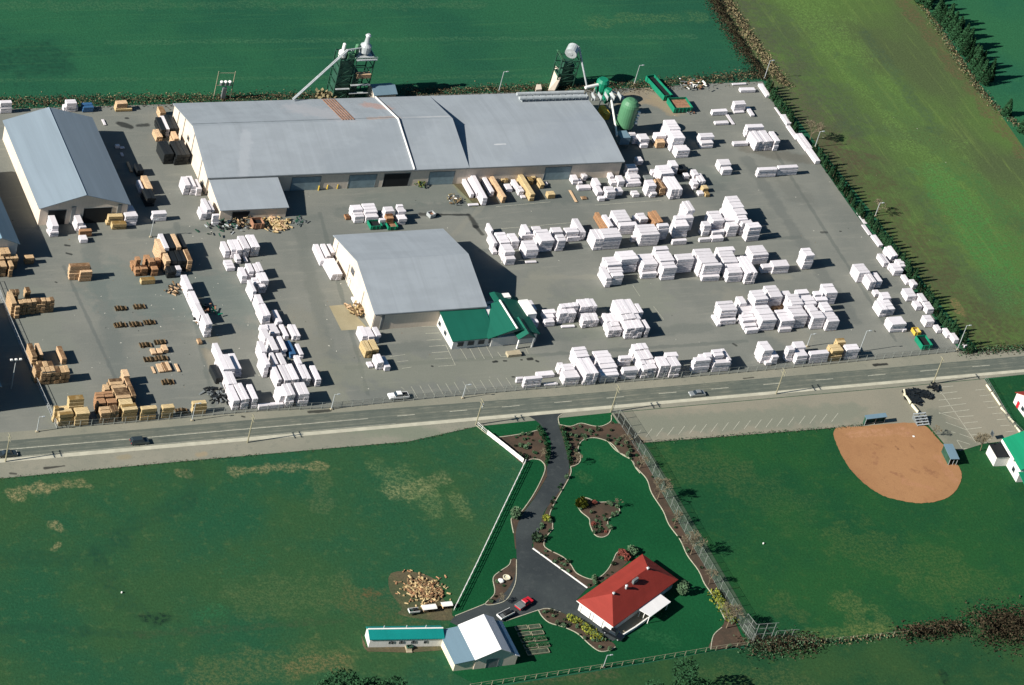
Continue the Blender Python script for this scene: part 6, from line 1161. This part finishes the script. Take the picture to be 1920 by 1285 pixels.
# ------------------------------------------------------------------ vehicles
def vehicle(px, ang, kind, paint, label, cat):
    c = P(*px); name = {'sedan': 'car', 'suv': 'car', 'pickup': 'pickup_truck', 'van': 'van'}[kind]; e = empty(name, c, label, cat)
    Lh, Wd = {'sedan': (4.7, 1.8), 'suv': (4.8, 1.95), 'pickup': (5.6, 2.0), 'van': (5.2, 2.0)}[kind]; x0 = -Lh/2
    def T(pts): return [Vector((c.x+x, c.y+y, z)) for x, y, z in pts]
    def prism(prof, y0, y1, inset=0):
        m = MB(); a = T([(x, y0+(inset if z > .95 else 0), z) for x, z in prof]); b = T([(x, y1-(inset if z > .95 else 0), z) for x, z in prof]); n = len(prof)
        i = len(m.v); m.v += a+b; m.f += [[i+k for k in range(n)], [i+n+k for k in reversed(range(n))]]+[[i+(k+1) % n, i+k, i+n+k, i+n+(k+1) % n] for k in range(n)]; m.m += [0]*(n+2); return m
    h = Lh/2; hw = Wd/2
    body = {'sedan': [(-h, .3), (h, .3), (h, .62), (h-.15, .78), (1.05, .92), (-1.5, .94), (-h+.1, .9), (-h, .7)], 'suv': [(-h, .35), (h, .35), (h, .75), (h-.15, .95), (1.2, 1.05), (-h, 1.08)],
            'pickup': [(-h, .45), (h, .45), (h, .85), (h-.15, 1.02), (1.0, 1.1), (-h, 1.1)], 'van': [(-h, .35), (h, .35), (h, .75), (h-.2, 1.0), (1.7, 1.12), (-h, 1.12)]}[kind]
    prism(body, -hw, hw).build('body', paint, e)
    cab = {'sedan': (-1.55, 1.1, -1.0, .45, .9, 1.42), 'suv': (-2.3, 1.2, -2.1, .6, 1.05, 1.75), 'pickup': (-.9, 1.15, -.75, .6, 1.08, 1.8), 'van': (-2.5, 1.75, -2.45, 1.1, 1.1, 2.0)}[kind]
    a, b, a2, b2, z0, z1 = cab; m = MB(); m.hexa(T([(a, -hw+.08, z0), (b, -hw+.08, z0), (b, hw-.08, z0), (a, hw-.08, z0)]), T([(a2, -hw+.25, z1), (b2, -hw+.25, z1), (b2, hw-.25, z1), (a2, hw-.25, z1)])); m.build('windows', 'glass', e)
    m = MB(); m.hexa(T([(a2-.03, -hw+.22, z1-.06), (b2+.06, -hw+.22, z1-.06), (b2+.06, hw-.22, z1-.06), (a2-.03, hw-.22, z1-.06)]), T([(a2+.08, -hw+.32, z1+.05), (b2-.08, -hw+.32, z1+.05), (b2-.08, hw-.32, z1+.05), (a2+.08, hw-.32, z1+.05)])); m.build('roof', paint, e)
    if kind == 'pickup': m = MB(); m.box(c.x-h+.15, c.y-hw+.15, 1.05, c.x-1.0, c.y+hw-.15, 1.13); m.build('load_bed', 'dark', e)
    for x in (-h+.9, h-.95):
        for y in (-hw+.02, hw-.24): m = MB(); m.tube(c+Vector((x, y, .34)), c+Vector((x, y+.22, .34)), .34, n=14); wl = m.build('wheel', 'tyre', e); m = MB(); s = -.02 if y < 0 else .2; m.tube(c+Vector((x, y+s, .34)), c+Vector((x, y+s+.04, .34)), .18, n=10); m.build('rim', 'steel', wl)
    for y in (-hw+.15, hw-.55): m = MB(); m.box(c.x+h-.06, c.y+y, .6, c.x+h+.02, c.y+y+.4, .74); m.build('headlight', 'white_trim', e); m = MB(); m.box(c.x-h-.02, c.y+y, .65, c.x-h+.05, c.y+y+.4, .82); m.build('tail_light', 'car_red', e)
    e.rotation_euler.z = ang; return e
vehicle((261, 831), .0, 'suv', 'car_dark', 'dark estate car driving on the road at the left', 'car'); vehicle((1306, 741), math.pi, 'sedan', 'car_silver', 'dark silver car on the road above the gravel lot', 'car')
vehicle((14, 854), .0, 'sedan', 'car_dark', 'dark car on the road at the left photo edge', 'car'); vehicle((746, 746), math.pi, 'pickup', 'car_white', 'white pickup parked at the left end of the roadside bays', 'pickup truck')
q = T7([(1545, 408)])[0]; fb = vehicle(q, R(28), 'pickup', 'car_red', 'red truck with a grey flatbed parked on the drive by the barn', 'truck'); fb.scale = (.95, .95, .95); c = P(*q); m = MB(); m.rbox(c.x-2.95, c.y-1.08, 1.0, c.x-.85, c.y+1.08, 1.22, .03); ORG[fb.name] = c; m.build('flatbed', 'trim', fb); vehicle(T6([(735, 1045)])[0], R(-52), 'pickup', 'car_black', 'black pickup parked below the garage of the red-roofed house', 'pickup truck')
def trailer(px, ang, w, d, mt, label, load=None):
    c = P(*px); e = empty('trailer', c, label, 'trailer'); m = MB(); m.rbox(c.x-w/2, c.y-d/2, .55, c.x+w/2, c.y+d/2, .8, .04); m.build('deck', mt, e); m = MB()
    for a, b, g1, f1 in ((-w/2, -d/2, w/2, -d/2+.08), (-w/2, d/2-.08, w/2, d/2), (-w/2, -d/2+.08, -w/2+.08, d/2-.08)): m.box(c.x+a, c.y+b, .8, c.x+g1, c.y+f1, 1.25)
    m.build('side_board', 'white_trim', e); m = MB(); m.tube(c+Vector((w/2, 0, .6)), c+Vector((w/2+1.3, 0, .55)), .07, n=5); m.build('drawbar', 'trim', e)
    for y in (-d/2-.12, d/2-.02): m = MB(); m.tube(c+Vector((-.3, y, .32)), c+Vector((-.3, y+.16, .32)), .32, n=12); m.build('wheel', 'tyre', e)
    if load: m = MB(); m.rbox(c.x-w*.1, c.y-d*.3, .8, c.x+w*.35, c.y+d*.3, 1.5, .1); m.build('load', load, e)
    e.rotation_euler.z = ang
trailer(T7([(1375, 510)])[0], R(22), 4.6, 1.9, 'trim', 'slate-grey boat-like trailer beside the barn roof', 'dark')
trailer(T7([(550, 480)])[0], R(0), 2.8, 1.4, 'green_steel', 'small dark green cart left of the firewood racks', 'dark')
m = MB()
for _ in range(330):
    x, y = random.uniform(20, 1780), random.uniform(215, 790)
    if y > 800-.088*x: continue
    p = P(x, y, .012); 
    if random.random() < .5: x, y = random.gauss(440, 160), random.gauss(560, 120); p = P(x, min(y, 790-.088*x), .012)
    s_ = random.uniform(.08, .3); a = random.random()*6; u = Vector((math.cos(a), math.sin(a), .02)); v = Vector((-u.y, u.x, .1)); m.face([p-u*s_, p+v*s_*.5, p+u*s_, p-v*s_*.5], random.choice((0, 0, 1, 2)))
m.build('litter', ['litter', 'wood_pale', 'dark'], label='pale scraps of wrap and wood scattered over the yard asphalt', cat='litter', kind='stuff')
bin_box(T7([(495, 815)])[0], 1.5, 1.0, .9, 0, 'green_steel', 'small green box in front of the mobile home', 'box', 'garden_box', 'planter')
debris('netting', (126, 495), .01, 1, ['trim'], 'x', 'x') if False else None

# ------------------------------------------------------------------ light
w = bpy.data.worlds.new('World'); scene.world = w; w.use_nodes = True
nt = w.node_tree; sky = nt.nodes.new('ShaderNodeTexSky'); sky.sky_type = 'NISHITA'; sky.sun_disc = False
SD = Vector((math.cos(R(4.8)), math.sin(R(4.8)), -math.tan(R(30.5)))).normalized()
sky.sun_elevation = R(30.5); sky.sun_rotation = math.atan2(-SD.x, -SD.y); sky.ozone_density = 3.0; sky.air_density = 1.0
bg = nt.nodes['Background']; mxs = nt.nodes.new('ShaderNodeVectorMath'); mxs.operation = 'MULTIPLY'; nt.links.new(sky.outputs[0], mxs.inputs[0]); mxs.inputs[1].default_value = (.42, .66, .76); nt.links.new(mxs.outputs[0], bg.inputs[0]); bg.inputs[1].default_value = .05
sl = bpy.data.lights.new('sun', 'SUN'); sl.energy = 5.0; sl.angle = R(.5); sl.color = (1, .95, .88)
so = bpy.data.objects.new('sun', sl); COL.objects.link(so); so.rotation_euler = SD.to_track_quat('-Z', 'Y').to_euler()
scene.view_settings.view_transform = 'Standard'; scene.view_settings.look = 'None'; scene.view_settings.exposure = .9
